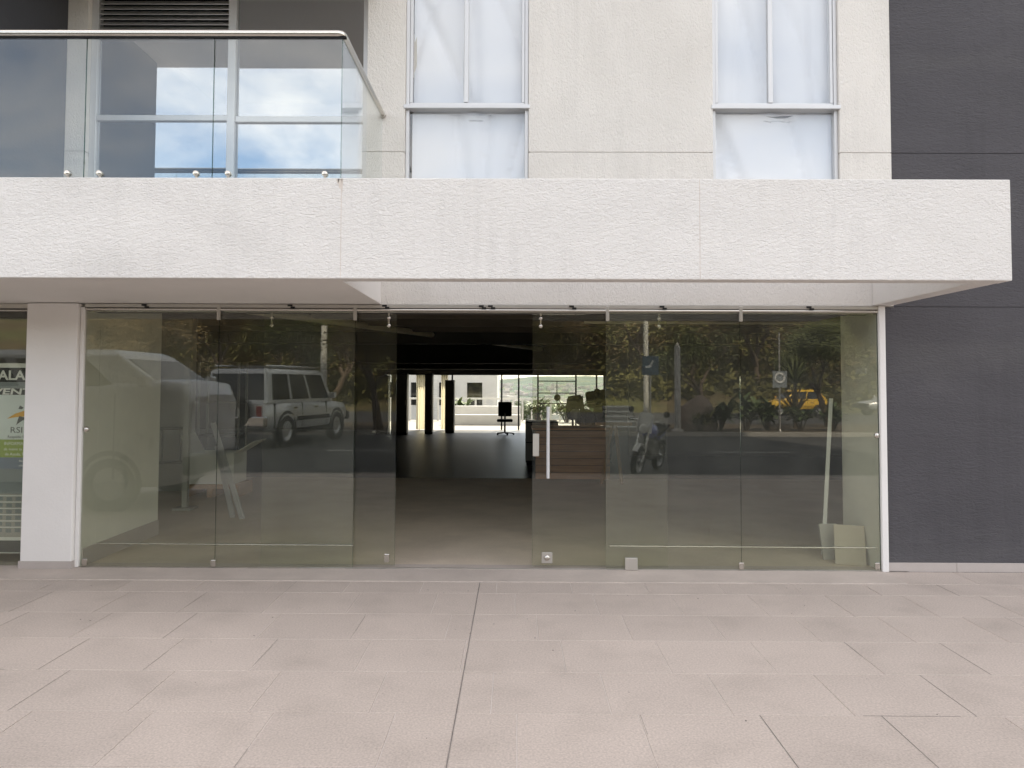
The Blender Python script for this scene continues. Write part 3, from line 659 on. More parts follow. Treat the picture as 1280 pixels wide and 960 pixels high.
# bins and a chair far back in the shop
fc = tag(empty('office_chair', (-.35, 17.2, .003)), 'black office chair standing before the rear glazing', 'chair')
MB().box(-.25, .25, -.25, .25, .42, .50).build('seat', 'rubber', fc, bevel=.03); MB().box(-.22, .22, .22, .28, .58, 1.05).build('backrest', 'rubber', fc, bevel=.03)
MB().box(-.03, .03, .2, .25, .45, .7).build('back_stem', 'alu_dark', fc)
MB().tube([(0, 0, .06), (0, 0, .42)], .03, 8).build('column', 'alu_dark', fc)
for i in range(5):
    a = i * 1.2566; MB().bar((0, 0, .08), (.28 * math.cos(a), .28 * math.sin(a), .05), .04, .03).build('leg', 'rubber', fc); 
    MB().lathe([(.0001, -.012), (.03, -.012), (.03, .012), (.0001, .012)], Matrix.Translation((.28 * math.cos(a), .28 * math.sin(a), .03)) @ Matrix.Rotation(R(90), 4, 'X'), 10).build('castor', 'rubber', fc)
# left side clutter
br = tag(empty('metal_barrier', (-4.72, 3.2, .003)), 'low grey metal barrier frame standing in the dim left corner of the shop', 'barrier')
for z in (.56, 1.0): MB().tube([(-.5, 0, z), (.36, 0, z + .03)], .018, 8).build('rail', 'alu_dark', br)
for x in (-.45, -.02, .06, .3): MB().tube([(x, 0, .56), (x, 0, 1.01)], .012, 8).build('bar', 'alu_dark', br)
for x in (-.5, .36): MB().tube([(x, 0, .0), (x, 0, 1.02)], .018, 8).build('leg', 'alu_dark', br)
tag(MB().box(-.035, .035, -.035, .035, 0, 1.9).box(-.12, .12, -.12, .12, 0, .03).build('post', 'interior_grey', None, (-4.25, 3.0, .003), bevel=.004), 'pale upright post beside the grey metal barrier', 'post')
bx = tag(empty('carton', (-4.35, 4.3, .003)), 'open white carton with raised flaps on the shop floor', 'box')
for nm, a in (('side', (-.32, -.3, -.25, .25, .18, .62)), ('side', (.3, .32, -.25, .25, .18, .62)), ('side', (-.3, .3, -.25, -.23, .18, .62)), ('side', (-.3, .3, .23, .25, .18, .62)), ('bottom', (-.3, .3, -.23, .23, .18, .2))): B(*a).build(nm, 'plaster_white', bx)
for a, b in (((.32, 0, .62), (.62, 0, .8)), ((-.32, 0, .62), (-.45, 0, .86))): MB().obox(((a[0] + b[0]) / 2, 0, (a[2] + b[2]) / 2), (.006, .25, .16), (Vector(b) - Vector(a)).to_track_quat('Z', 'Y').to_matrix() @ Matrix.Rotation(R(90), 3, 'Z')).build('flap', 'plaster_white', bx)
MB().box(-.4, .4, -.3, .3, .12, .178).build('pallet_deck', 'wood_light', bx)
for x in (-.36, 0, .36): MB().box(x - .04, x + .04, -.3, .3, 0, .118).build('pallet_foot', 'wood_light', bx)
for i, (a, b, lab) in enumerate((((-3.28, 2.35, .01), (-4.12, 3.5, 1.08), 'long aluminium profile leaning by the open carton, longer of two'), ((-3.42, 2.42, .01), (-3.98, 3.3, .78), 'short aluminium profile leaning by the open carton'))):
    tag(MB().bar(a, b, .05, .02).bar((a[0] + .03, a[1], a[2]), (b[0] + .03, b[1], b[2]), .012, .05).build('aluminium_profile', 'alu_white'), lab, 'profile')
sh = tag(empty('dark_shelf', (-4.62, 5.1, .003)), 'dark open shelving in the gloom behind the carton', 'shelf')
# right side: boards, strip, sticker
def lean(name, m, x, y, wd, h, t, tilt, yaw, lab, cat):
    o = MB().box(-wd / 2, wd / 2, 0, t, 0, h).build(name, m, None, (x, y, .004), bevel=.003); o.rotation_euler = (R(tilt), 0, R(yaw)); tag(o, lab, cat)
for i in range(4): MB().box(-.3, .3, -.18, .18, .3 + i * .5, .325 + i * .5).build('shelf_board', 'interior_dark', sh)
for sx in (-.31, .31):
    for sy in (-.17, .17): MB().box(sx - .015, sx + .015, sy - .015, sy + .015, 0, 1.95).build('upright', 'alu_dark', sh)
lean('leaning_board', 'board', 2.96, .42, .17, .33, .02, -14, 6, 'small pale board leaning against the side wall, narrower of two', 'board')
lean('leaning_board', 'card', 3.04, .22, .26, .36, .012, -20, -18, 'wider grey cardboard sheet leaning by the right jamb behind the glass', 'board')
tag(MB().bar((2.93, .56, .02), (3.10, .74, 1.5), .035, .012).build('leaning_strip', 'plaster_white'), 'long thin white strip leaning against the right-hand side wall', 'strip')
tag(MB().box(3.2005, 3.2055, .22, .43, 1.735, 1.795).build('wall_sticker', 'print_white'), 'small white sticker on the pale side wall inside the shop', 'sticker')

# view out of the back
struct('terrace', MB().box(-14, 14, YB + .26, 27.5, -.3, -.02), 'kerb')
for y, z0, z1, lab in ((23.2, .0, .42, 'low white terrace bench wall in front of the balustrade'), (24.8, .0, .72, 'higher white terrace wall below the balustrade')):
    tag(B(-3.2, 0.0, -.15, .15, z0, z1).build('terrace_wall', 'far_wall', None, (.2, y, -.02), bevel=.02), lab, 'wall')
bs = tag(empty('balustrade', (0, 26.6, -.02)), 'white balustrade along the edge of the rear terrace', 'balustrade')
MB().box(-9, 9, -.06, .06, .95, 1.03).build('top_rail', 'far_wall', bs)
bme = MB().box(-.04, .04, -.04, .04, 0, .95).mesh('baluster'); bme.materials.append(MATS['far_wall'])
for i in range(28): link('baluster', bme, None, bs, (-6 + i * .42, 0, 0))
hs = tag(empty('rear_house', (-4.2, 33, -.4)), 'white house standing beyond the rear terrace', 'building')
B(-3.5, 3.2, 0, 6, 0, 7).build('wall', 'far_wall', hs); B(-3.8, 3.5, -.5, 6.3, 7, 7.25).build('roof', 'town', hs)
for i in range(4):
    for j in range(3): B(-2.9 + i * 1.5, -2.1 + i * 1.5, -.03, .02, .9 + j * 2.2, 2.1 + j * 2.2).build('window', 'car_glass', hs)
def sstep(t): t = max(0, min(1, t)); return t * t * (3 - 2 * t)
def mtn(x, y):
    return -.62 - 34 * sstep((y - 40) / 220) + (46 + 9 * math.sin(x * .0031 + 1) + 5 * math.sin(x * .011) + 2 * math.sin(x * .031)) * sstep((y - 800) / 1500) + 3 * math.sin(x * .02 + y * .013) * sstep((y - 700) / 400)
terrain('mountain', -2600, 2600, 40, 2700, 100, 60, mtn, 'mountain')
tw = MB(); rt = random.Random(5)
for i in range(520):
    y = rt.uniform(750, 1650); x = rt.uniform(-.3, .3) * y; s = rt.uniform(3, 8); z = mtn(x, y) - 2; h = rt.uniform(5, 10)
    tw.box(x - s, x + s, y - s, y + s, z, z + h)
tag(tw.build('far_town', 'town'), 'hazy far-off town spread over the valley slope', 'town', kind='stuff')

# ================================================================== ACROSS THE STREET (seen mirrored in the glass)
def car(name, label, loc, rz, paint, st, gh, wheels, hw, wr=.36, rack=False, plate=True, splits=(.02, .5, .98), cat='car', spare=False, group=None):
    """st: body stations (x, z bottom, z top, half width); gh: (xb0, xr0, xr1, xb1, z base, z roof, width base, width roof), rear to front"""
    o = tag(empty(name, loc, rz), label, cat, group)
    v = []; f = []; n = 0
    for x, zb, zt, w_ in st:
        half = [(0, zb), (w_ * .9, zb), (w_ * .99, zb + .12), (w_, zb + (zt - zb) * .5), (w_ * .985, zt - .12), (w_ * .93, zt - .025), (w_ * .8, zt), (0, zt + .02)]
        ring = [(x, y, z) for y, z in half] + [(x, -y, z) for y, z in half[-2:0:-1]]
        n = len(ring); v += ring
    for i in range(len(st) - 1):
        for k in range(n): f.append((i * n + k, i * n + (k + 1) % n, (i + 1) * n + (k + 1) % n, (i + 1) * n + k))
    m = MB(); m.add(v, f, True); m.add(v[:n], [tuple(range(n))]); m.add(v[-n:], [tuple(range(n))])
    body = m.build('body', paint, o)
    xb0, xr0, xr1, xb1, zb, zr, wb, wr_ = gh
    m = MB(); V = []
    for (x0_, x1_, z, w_) in ((xb0, xb1, zb - .05, wb), (xr0, xr1, zr - .06, wr_), (xr0 + .12, xr1 - .14, zr, wr_ - .12)):
        V += [(x0_, -w_, z), (x1_, -w_, z), (x1_, w_, z), (x0_, w_, z)]
    F = [(8, 9, 10, 11)]
    for i in range(2):
        for k in range(4): F.append((i * 4 + k, i * 4 + (k + 1) % 4, (i + 1) * 4 + (k + 1) % 4, (i + 1) * 4 + k))
    m.add(V, F); cab = m.build('cabin', paint, o, bevel=.05, seg=3)
    z0, z1 = zb + .03, zr - .12
    def at(z): t = (z - zb + .05) / (zr - .06 - zb + .05); return xb0 + (xr0 - xb0) * t, xb1 + (xr1 - xb1) * t, wb + (wr_ - wb) * t
    for s in (-1, 1):
        for a, b in zip(splits[:-1], splits[1:]):
            q = []
            for z, fr_ in ((z0, a), (z0, b), (z1, b), (z1, a)):
                r0, r1, w_ = at(z); fr2 = fr_ + (.018 if fr_ == a else -.018); q.append((r0 + .05 + (r1 - r0 - .1) * fr2, s * (w_ + .006), z))
            qq = [(p[0], p[1] - s * .02, p[2]) for p in q]
            MB().add(q + qq, [(0, 1, 2, 3), (7, 6, 5, 4), (0, 4, 5, 1), (1, 5, 6, 2), (2, 6, 7, 3), (3, 7, 4, 0)]).build('side_window', 'car_glass', o)
    for front in (0, 1):
        q = []
        for z, sg in ((z0, -1), (z0, 1), (z1, 1), (z1, -1)):
            r0, r1, w_ = at(z); q.append(((r1 + .008) if front else (r0 - .008), sg * (w_ - .1), z))
        qq = [(p[0] + (-.02 if front else .02), p[1], p[2]) for p in q]
        MB().add(q + qq, [(0, 1, 2, 3), (7, 6, 5, 4), (0, 4, 5, 1), (1, 5, 6, 2), (2, 6, 7, 3), (3, 7, 4, 0)]).build('windscreen' if front else 'rear_window', 'car_glass', o)
    for x in wheels:
        for s in (-1, 1):
            Mx = Matrix.Translation((x, s * (hw - .1), wr)) @ Matrix.Rotation(R(-90 * s), 4, 'X')
            MB().lathe([(wr * .6, -.1), (wr * .92, -.11), (wr, -.07), (wr, .07), (wr * .92, .115), (wr * .62, .10), (wr * .6, .05)], Mx, 24).build('wheel', 'tyre', o)
            wo_ = o.children[-1]
            rm_ = MB(); rm_.lathe([(wr * .61, .085), (wr * .55, .06), (wr * .2, .07), (.0001, .08)], Mx, 24)
            rm_.build('rim', 'rim', wo_)
            MB().lathe([(wr * 1.02, -.02), (wr * 1.2, -.02), (wr * 1.2, .012), (wr * 1.02, .008)], Matrix.Translation((x, s * (hw - .012), wr + .02)) @ Matrix.Rotation(R(-90 * s), 4, 'X'), 24).build('wheel_arch', 'black_plastic', o)
    xr, xf = st[0][0], st[-1][0]; zt0 = st[0][2]
    MB().box(xr - .10, xr + .08, -hw * .93, hw * .93, st[0][1] + .02, st[0][1] + .27).build('bumper', 'chrome' if rack else 'black_plastic', o, bevel=.03)
    MB().box(xf - .08, xf + .10, -hw * .9, hw * .9, st[-1][1] + .02, st[-1][1] + .26).build('bumper', 'black_plastic', o, bevel=.03)
    for s in (-1, 1):
        MB().box(xr - .012, xr + .06, s * hw * .72 - .07, s * hw * .72 + .07, zt0 - .34, zt0 - .06).build('tail_light', 'lamp_red', o, bevel=.015)
        MB().box(xf - .08, xf + .015, s * hw * .66 - .13, s * hw * .66 + .13, st[-1][2] - .22, st[-1][2] - .06).build('headlight', 'lamp_clear', o, bevel=.02)
        xm_ = xb1 - .25; MB().box(xm_ - .06, xm_ + .06, s * (wb + .02) - .0, s * (wb + .2), zb + .02, zb + .18).build('mirror', paint, o, bevel=.03) if s > 0 else MB().box(xm_ - .06, xm_ + .06, -(wb + .2), -(wb + .02), zb + .02, zb + .18).build('mirror', paint, o, bevel=.03)
        for fr_ in (.08, .47, .86):
            xd = xb0 + (xb1 - xb0) * fr_; MB().box(xd - .006, xd + .006, *sorted((s * hw * .94, s * hw * 1.004)), st[2][1] + .12, zb - .06).build('door_seam', 'black_plastic', o)
        MB().box(wheels[0] + wr * 1.25, wheels[1] - wr * 1.25, *sorted((s * hw * .97, s * (hw + .016))), st[2][1] + .26, st[2][1] + .36).build('side_moulding', 'black_plastic' if rack else paint, o, bevel=.012)
        MB().box(wheels[0] + wr * 1.22, wheels[1] - wr * 1.22, *sorted((s * hw * .9, s * hw * .985)), st[2][1] - .05, st[2][1] + .07).build('sill_panel', 'black_plastic', o)
        for fr_ in (.36, .68):
            xd = xb0 + (xb1 - xb0) * fr_; MB().box(xd - .09, xd + .09, s * hw * .99 - .015, s * hw * .99 + .025, zb - .2, zb - .16).build('door_handle', 'chrome', o)
    if plate:
        MB().box(xr - .118, xr - .102, -.17, .17, st[0][1] + .08, st[0][1] + .22).build('number_plate', 'plate', o)
    if rack:
        for s in (-1, 1): MB().tube([(xr0 + .1, s * (wr_ - .08), zr + .07), (xr1 - .15, s * (wr_ - .08), zr + .07)], .02, 8).build('roof_rail', 'chrome', o)
        for x in (xr0 + .4, (xr0 + xr1) / 2, xr1 - .4): MB().box(x - .025, x + .025, -(wr_ - .09), wr_ - .09, zr + .05, zr + .075).build('roof_bar', 'alu_dark', o)
    if spare:
        Mx = Matrix.Translation((xr - .1, .1, zt0 - .2)) @ Matrix.Rotation(R(-90), 4, 'Y')
        MB().lathe([(.15, .06), (.2, .12), (.33, .12), (.36, .05), (.36, -.05), (.3, -.08)], Mx, 24).build('spare_wheel', 'tyre', o)
    return o
Zr = -.14
# silver 4x4, tail towards the shop
suv = car('silver_four_by_four', 'silver four-wheel-drive car with roof rack, rear turned to the shop', (-7.0, -15.7, Zr), R(-78), 'silver_paint',
    [(-2.3, .5, 1.06, .82), (-2.2, .42, 1.12, .90), (-1.2, .36, 1.13, .93), (0, .36, 1.12, .93), (1.0, .38, 1.10, .93), (1.3, .42, 1.06, .92), (2.0, .46, 1.02, .90), (2.35, .5, .92, .78)],
    (-2.27, -2.16, .72, 1.22, 1.12, 1.88, .89, .80), (-1.4, 1.42), .93, .39, rack=True, splits=(.03, .32, .62, .97), spare=True); suv.scale = (1.1, 1.08, 1.15)
car('dark_pickup', 'dark double-cab vehicle parked next to the silver four-wheel-drive', (-9.75, -15.4, Zr), R(-82), 'dark_paint',
    [(-2.5, .5, 1.02, .84), (-2.4, .45, 1.06, .90), (0, .38, 1.06, .92), (1.2, .4, 1.06, .92), (2.1, .46, 1.0, .9), (2.4, .5, .9, .78)],
    (-1.9, -1.6, .5, 1.2, 1.06, 1.74, .87, .74), (-1.5, 1.5), .92, .37)
car('white_van', 'tall white van with a short sloping nose parked on the paving', (-6.75, -3.75, 0), R(0), 'white_car',
    [(-2.5, .35, 1.40, .84), (-2.4, .28, 1.5, .90), (0, .28, 1.55, .93), (1.6, .28, 1.66, .93), (2.2, .30, 1.66, .92), (2.45, .34, 1.62, .86), (2.56, .42, 1.45, .74)],
    (-2.45, -2.3, 1.62, 2.32, 1.55, 2.06, .90, .78), (-1.6, 1.6), .93, .34, splits=(.03, .3, .62, .9), cat='van')
car('taxi', 'yellow taxi hatchback half hidden behind the planting', (16.6, -37.8, -.16), R(175), 'taxi_yellow',
    [(-1.75, .45, .92, .68), (-1.65, .36, .96, .78), (0, .3, .95, .81), (.7, .3, .93, .81), (1.4, .36, .85, .78), (1.75, .45, .74, .64)],
    (-1.72, -1.3, .2, .95, .95, 1.52, .77, .62), (-1.15, 1.15), .81, .29, cat='taxi')
car('silver_sedan', 'silver saloon car following the yellow taxi', (22.6, -37.5, -.16), R(176), 'silver_paint',
    [(-2.2, .5, .95, .74), (-2.1, .36, 1.0, .84), (-1.2, .3, 1.0, .88), (.8, .3, .97, .88), (1.8, .36, .86, .84), (2.2, .45, .74, .7)],
    (-1.7, -.9, .3, 1.1, 1.0, 1.46, .84, .66), (-1.35, 1.35), .88, .31)

def motorcycle(label, loc, rz, tank_m, fairing_m, box=False, lean_=8):
    o = tag(empty('motorcycle', loc, rz), label, 'motorcycle'); o.rotation_euler = (R(lean_), 0, rz)
    wr = .30
    for x in (-.66, .66):
        Mx = Matrix.Translation((x, 0, wr)) @ Matrix.Rotation(R(90), 4, 'X')
        ww = MB(); ww.lathe([(.215, -.045), (.27, -.055), (.3, -.02), (.3, .02), (.27, .055), (.215, .045), (.215, -.045)], Mx, 28); wl = ww.build('wheel', 'tyre', o)
        rr = MB(); rr.lathe([(.2, -.035), (.216, -.046), (.216, .046), (.2, .035), (.2, -.035)], Mx, 28); rr.lathe([(.05, -.06), (.05, .06), (.0001, .06)], Mx, 12)
        for k in range(5):
            a = k * 1.2566; rr.bar((x, 0, wr), (x + .2 * math.cos(a), 0, wr + .2 * math.sin(a)), .03, .025)
        rr.build('rim', 'rim', wl)
    MB().prism([(-.12, .32), (.24, .30), (.28, .5), (.2, .68), (-.1, .66), (-.2, .45)], 'y', -.13, .13).build('engine', 'alu_dark', o, bevel=.03)
    fm = MB(); fm.tube([(.46, 0, .96), (.2, 0, .74), (-.25, 0, .68), (-.62, 0, .78)], .025, 8).tube([(.44, 0, .9), (.3, 0, .4), (-.15, 0, .3), (-.3, 0, .62)], .022, 8)
    for s in (-.085, .085): fm.tube([(-.2, s, .38), (-.66, s, wr)], .02, 8)
    fm.build('frame', 'black_plastic', o)
    fk = MB()
    for s in (-.09, .09): fk.tube([(.66, s, wr), (.46, s, .98)], .021, 8)
    fk.box(.42, .52, -.12, .12, .86, .89); fk.build('fork', 'chrome', o)
    v = []
    tk = MB(); Mt = Matrix.Translation((.16, 0, .86)) @ Matrix.Diagonal((.30, .155, .15, 1))
    prof = [(.0001, -1)] + [(math.cos(a) , math.sin(a)) for a in [R(-60 + 20 * i) for i in range(7)]] + [(.0001, 1)]
    tk.lathe(prof, Mt, 18); tk.build('tank', tank_m, o)
    MB().prism([(-.12, .80), (-.02, .88), (-.15, .87), (-.45, .90), (-.72, .98), (-.74, .93), (-.5, .82), (-.2, .76)], 'y', -.13, .13).build('seat', 'rubber', o, bevel=.03)
    MB().prism([(-.3, .78), (-.74, .93), (-.82, .92), (-.6, .74), (-.3, .66)], 'y', -.09, .09).build('tail', tank_m, o, bevel=.02)
    MB().box(-.84, -.80, -.07, .07, .84, .91).build('tail_light', 'lamp_red', o, bevel=.01)
    for x, a0, a1 in ((.66, 40, 150), (-.66, 50, 140)):
        fd = MB(); pts = [(x + .345 * math.cos(R(a)), 0, wr + .345 * math.sin(R(a))) for a in range(a0, a1 + 1, 10)]
        for p, q in zip(pts[:-1], pts[1:]): fd.bar(p, q, .11, .012)
        fd.build('mudguard', fairing_m if x > 0 else 'black_plastic', o)
    hb = MB(); hb.tube([(.30, -.38, 1.05), (.40, -.2, 1.08), (.44, 0, 1.02), (.40, .2, 1.08), (.30, .38, 1.05)], .014, 8); hb.build('handlebar', 'chrome', o)
    for s in (-1, 1):
        MB().tube([(.26, s * .42, 1.045), (.34, s * .30, 1.06)], .02, 8).build('grip', 'rubber', o)
        mr = MB(); mr.tube([(.36, s * .27, 1.07), (.38, s * .34, 1.22)], .006, 6); mr.lathe([(.0001, -.01), (.055, -.008), (.06, .01), (.0001, .012)], Matrix.Translation((.37, s * .36, 1.25)) @ Matrix.Rotation(R(90), 4, 'Y'), 14); mr.build('mirror', 'black_plastic', o)
    hl = MB(); hl.lathe([(.0001, .09), (.06, .085), (.09, .05), (.095, 0), (.07, -.08), (.0001, -.1)], Matrix.Translation((.56, 0, .93)) @ Matrix.Rotation(R(90), 4, 'Y'), 18); hl.build('headlight', 'lamp_clear', o)
    MB().prism([(.44, .84), (.62, .86), (.64, 1.0), (.54, 1.2), (.47, 1.22), (.46, 1.0)], 'y', -.13, -.115).prism([(.44, .84), (.62, .86), (.64, 1.0), (.54, 1.2), (.47, 1.22), (.46, 1.0)], 'y', .115, .13).prism([(.60, 1.0), (.52, 1.24), (.505, 1.235), (.585, 1.0)], 'y', -.114, .114).build('fairing', fairing_m, o)
    MB().tube([(.22, .14, .34), (.0, .17, .24), (-.3, .19, .28), (-.75, .2, .42)], [.02, .025, .045, .05], 10).build('exhaust', 'chrome', o)
    MB().bar((-.05, .1, .3), (-.08, .3, .02), .02, .02).build('side_stand', 'alu_dark', o)
    if box:
        b_ = MB(); b_.box(-.98, -.58, -.21, .21, 1.02, 1.32).build('top_box', 'black_plastic', o, bevel=.05, seg=3)
        MB().box(-.85, -.6, -.08, .08, .94, 1.018).build('rack', 'alu_dark', o)
    return o
motorcycle('black motorcycle with a top box, standing inside behind the wooden counter', (1.55, 8.1, .003), R(-115), 'black_plastic', 'black_plastic', True).scale = (1.15, 1.15, 1.15)
motorcycle('motorcycle with blue tank and white fairing', (2.62, -8.3, Zr), R(118), 'blue_paint', 'white_car')

# posts and signs
def post(label, x, y, h, r, top=0, name='post', m='post'):
    p = MB(); p.tube([(0, 0, 0), (0, 0, h)] + ([(0, 0, h + top)] if top else []), [r * 1.15, r] + ([.004] if top else []), 12)
    p.lathe([(r * 2.2, 0), (r * 2.2, .04), (r * 1.2, .09)], None, 14)
    return p
tag(post('', 0, 0, 3.75, .11).build('lamp_post', 'post', None, (-7.0, -20.3, -.02)), 'thick pale lamp post near the silver four-wheel-drive', 'post')
tag(post('', 0, 0, 4.2, .09).build('lamp_post', 'post', None, (4.95, -21.6, -.02)), 'tall grey lamp post standing behind the blue sign', 'post')
tag(post('', 0, 0, 3.0, .10, .18).build('marker_post', 'post', None, (5.75, -19.8, -.02)), 'pale pointed post beside the brown boulder', 'post')
def sign(x, y, z, s, label, ring, h):
    o = tag(empty('street_sign', (x, y, -.02)), label, 'sign')
    post('', 0, 0, h, .03).build('pole', 'steel_dull', o)
    MB().box(-s / 2, s / 2, .032, .045, z - s * .58, z + s * .58).build('plate', 'sign_blue' if not ring else 'print_grey', o, bevel=.004)
    if ring:
        k = MB(); k.lathe([(s * .26, .0), (s * .38, .0), (s * .38, .006), (s * .26, .006), (s * .26, .0)], Matrix.Translation((0, .046, z + .05)) @ Matrix.Rotation(R(-90), 4, 'X'), 24); k.bar((-.17 * s * 1.6, .05, z + .05 - .17 * s * 1.6), (.17 * s * 1.6, .05, z + .05 + .17 * s * 1.6), .03, .006); k.build('emblem', 'sign_white', o)
    else:
        k = MB(); k.prism([(-s * .3, z - .02), (-s * .05, z + .02), (s * .12, z + .2), (s * .2, z + .16), (s * .05, z - .06), (-s * .3, z - .1)], 'y', .0455, .049); k.build('emblem', 'sign_white', o)
sign(4.75, -19.6, 2.32, .58, 'blue sign with white emblem on a slim pole', False, 2.6)
sign(9.3, -19.6, 1.85, .5, 'grey square sign with a barred white ring on a tall pole', True, 3.5)

# stairs up the bank beside the motorcycles
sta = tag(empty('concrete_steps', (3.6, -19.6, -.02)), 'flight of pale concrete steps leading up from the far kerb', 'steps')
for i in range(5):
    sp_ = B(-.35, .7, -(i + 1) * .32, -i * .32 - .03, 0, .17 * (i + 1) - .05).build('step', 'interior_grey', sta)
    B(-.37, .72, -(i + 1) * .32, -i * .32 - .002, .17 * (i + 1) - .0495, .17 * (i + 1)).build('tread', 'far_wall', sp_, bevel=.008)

# boulder
rk = MB(); rr = random.Random(3)
v = []; nu, nv = 14, 8
prof = [(math.cos(R(a)), math.sin(R(a))) for a in (-20, 0, 20, 40, 58, 75, 89.5)]
rk.lathe(prof, Matrix.Diagonal((.72, .5, .55, 1)), 16)
rk.v = [(x * (1 + .12 * math.sin(7 * y + 3 * z)), y * (1 + .1 * math.sin(6 * x)), z * (1 + .12 * math.sin(5 * x + 4 * y))) for x, y, z in rk.v]
tag(rk.build('boulder', 'rock', None, (6.55, -20.4, .55)), 'brown rounded boulder among the median planting', 'rock'); 
bpy.data.objects['boulder'].location = (6.55, -20.4, .15); bpy.data.objects['boulder'].scale = (1, 1, 1.9)

# vegetation
def leaf_cloud(mb, c, rad, n, size, rnd):
    for _ in range(n):
        d = Vector((rnd.gauss(0, 1), rnd.gauss(0, 1), rnd.gauss(0, .8))); d.normalize(); p = Vector(c) + d * rad * (rnd.random() ** .45)
        a = Vector((rnd.gauss(0, 1), rnd.gauss(0, 1), rnd.gauss(0, .6))).normalized(); b = a.orthogonal().normalized(); s = size * rnd.uniform(.6, 1.3)
        mb.add([p - a * s, p + b * s * .4, p + a * s, p - b * s * .4], [(0, 1, 2, 3)])
def tree_meshes(seed, h, spread, nleaf, lsize, bare=False):
    rnd = random.Random(seed); wood = MB(); lv_ = MB(); ends = []
    def limb(p, d, ln, r, lev):
        pts = [p]; rs = [r]; q = p.copy(); dd = d.copy()
        for i in range(4):
            dd = (dd + Vector((rnd.gauss(0, .16), rnd.gauss(0, .16), rnd.gauss(.05, .08)))).normalized(); q = q + dd * ln / 4; pts.append(q.copy()); rs.append(r * (1 - .16 * (i + 1)))
        wood.tube(pts, rs, 7 if lev < 2 else 5, False)
        if lev >= 3 or r < .012: ends.append(q); return
        if lev >= 2: ends.append(q)
        for k in range(rnd.choice((2, 3, 3)) if lev else 4):
            a = rnd.uniform(0, 6.283); nd = (dd * .75 + Vector((math.cos(a), math.sin(a), rnd.uniform(-.05, .4))) * spread).normalized()
            limb(pts[rnd.choice((3, 4))].copy(), nd, ln * rnd.uniform(.55, .8), r * .5, lev + 1)
    limb(Vector((0, 0, -.1)), Vector((0, 0, 1)), h * .36, h * .032, 0)
    if not bare or nleaf:
        for e_ in ends: leaf_cloud(lv_, e_, h * .11, max(6, nleaf // max(1, len(ends))), lsize, rnd)
    return wood.mesh('trunk'), lv_.mesh('crown')
def tree(name, label, meshes, loc, rz, s, m, group):
    o = tag(empty(name, loc, rz), label, 'tree', group); o.scale = (s, s, s)
    a = link('trunk', meshes[0], 'bark', o); b = link('crown', meshes[1], None, o)
    b.data = meshes[1]
    if not meshes[1].materials: meshes[1].materials.append(MATS['leaf'])
    b.material_slots[0].link = 'OBJECT'; b.material_slots[0].material = MATS[m]
    return o
tmA = tree_meshes(11, 6.0, .75, 4200, .075); tmB = tree_meshes(23, 6.5, .7, 10000, .085); tmC = tree_meshes(5, 7.5, .6, 14000, .10)
G1 = 'street trees on the planted median'
tree('street_tree', 'sparse forked tree with thick dark trunk standing alone past the silver car', tmA, (-4.9, -20.0, -.02), .4, 1.0, 'leaf_dry', G1)
tree('street_tree', 'thin leafy tree on the median between the pale posts and boulder', tmA, (7.4, -23.5, -.02), 2.1, .85, 'leaf', G1)
tree('street_tree', 'leafy tree on the median behind the silver four-wheel-drive', tmB, (-9.5, -22.5, -.02), 1.1, .9, 'leaf', G1)
tree('street_tree', 'brown-leaved tree on the median behind the white van', tmB, (-14.5, -22.0, -.02), 3.3, .95, 'leaf_dry', G1)
tree('street_tree', 'leafy tree beside the spiky yucca on the median', tmB, (12.4, -22.8, -.02), 5.0, .85, 'leaf', G1)
tree('street_tree', 'yellowish tree on the median at the concrete steps', tmA, (1.2, -23.2, -.02), .9, .95, 'leaf_yellow', G1)
G2 = 'trees at the foot of the hillside'
for i, (x, y, s, m, lab) in enumerate(((-30, -46, 1.2, 'leaf', 'green tree at the hill foot, farthest past the white van'), (-22, -47, 1.1, 'leaf_dry', 'brown tree at the hill foot beyond the white van'), (-13, -45, 1.25, 'leaf_yellow', 'yellow-green tree at the hill foot beyond the silver four-wheel-drive'),
        (-5, -48, 1.2, 'leaf', 'green tree at the hill foot beyond the forked street tree'), (3, -46, 1.0, 'leaf_dry', 'brown tree at the hill foot beyond the concrete steps'), (10, -48, 1.2, 'leaf', 'green tree at the hill foot beyond the boulder'), (17, -46, 1.3, 'leaf_dry', 'brown tree at the hill foot beyond the yellow taxi'), (26, -47, 1.2, 'leaf', 'green tree at the hill foot beyond the silver saloon'))):
    tree('hill_tree', lab, tmC, (x, y, hill_z(x, y)), i * 1.3, s, m, G2)
# scrub that covers the hillside
sb = MB(); rnd = random.Random(9)
for i in range(1200):
    y = -48 - 75 * rnd.random() ** 1.5; x = rnd.uniform(-.62, .62) * (-y + 8); c = (x, y, hill_z(x, y) + .5); leaf_cloud(sb, c, rnd.uniform(.8, 2.0), 80, .30, rnd)
tag(sb.build('hillside_scrub', 'leaf_dry'), 'dry scrub covering the hillside across the street', 'scrub', kind='stuff')
sb = MB()
for i in range(1200):
    y = -44 - 75 * rnd.random() ** 1.5; x = rnd.uniform(-.62, .62) * (-y + 8); c = (x, y, hill_z(x, y) + .5); leaf_cloud(sb, c, rnd.uniform(.8, 2.2), 80, .30, rnd)
tag(sb.build('hillside_bushes', 'leaf_yellow'), 'yellow-green bushes scattered over the hillside across the street', 'bushes', kind='stuff')

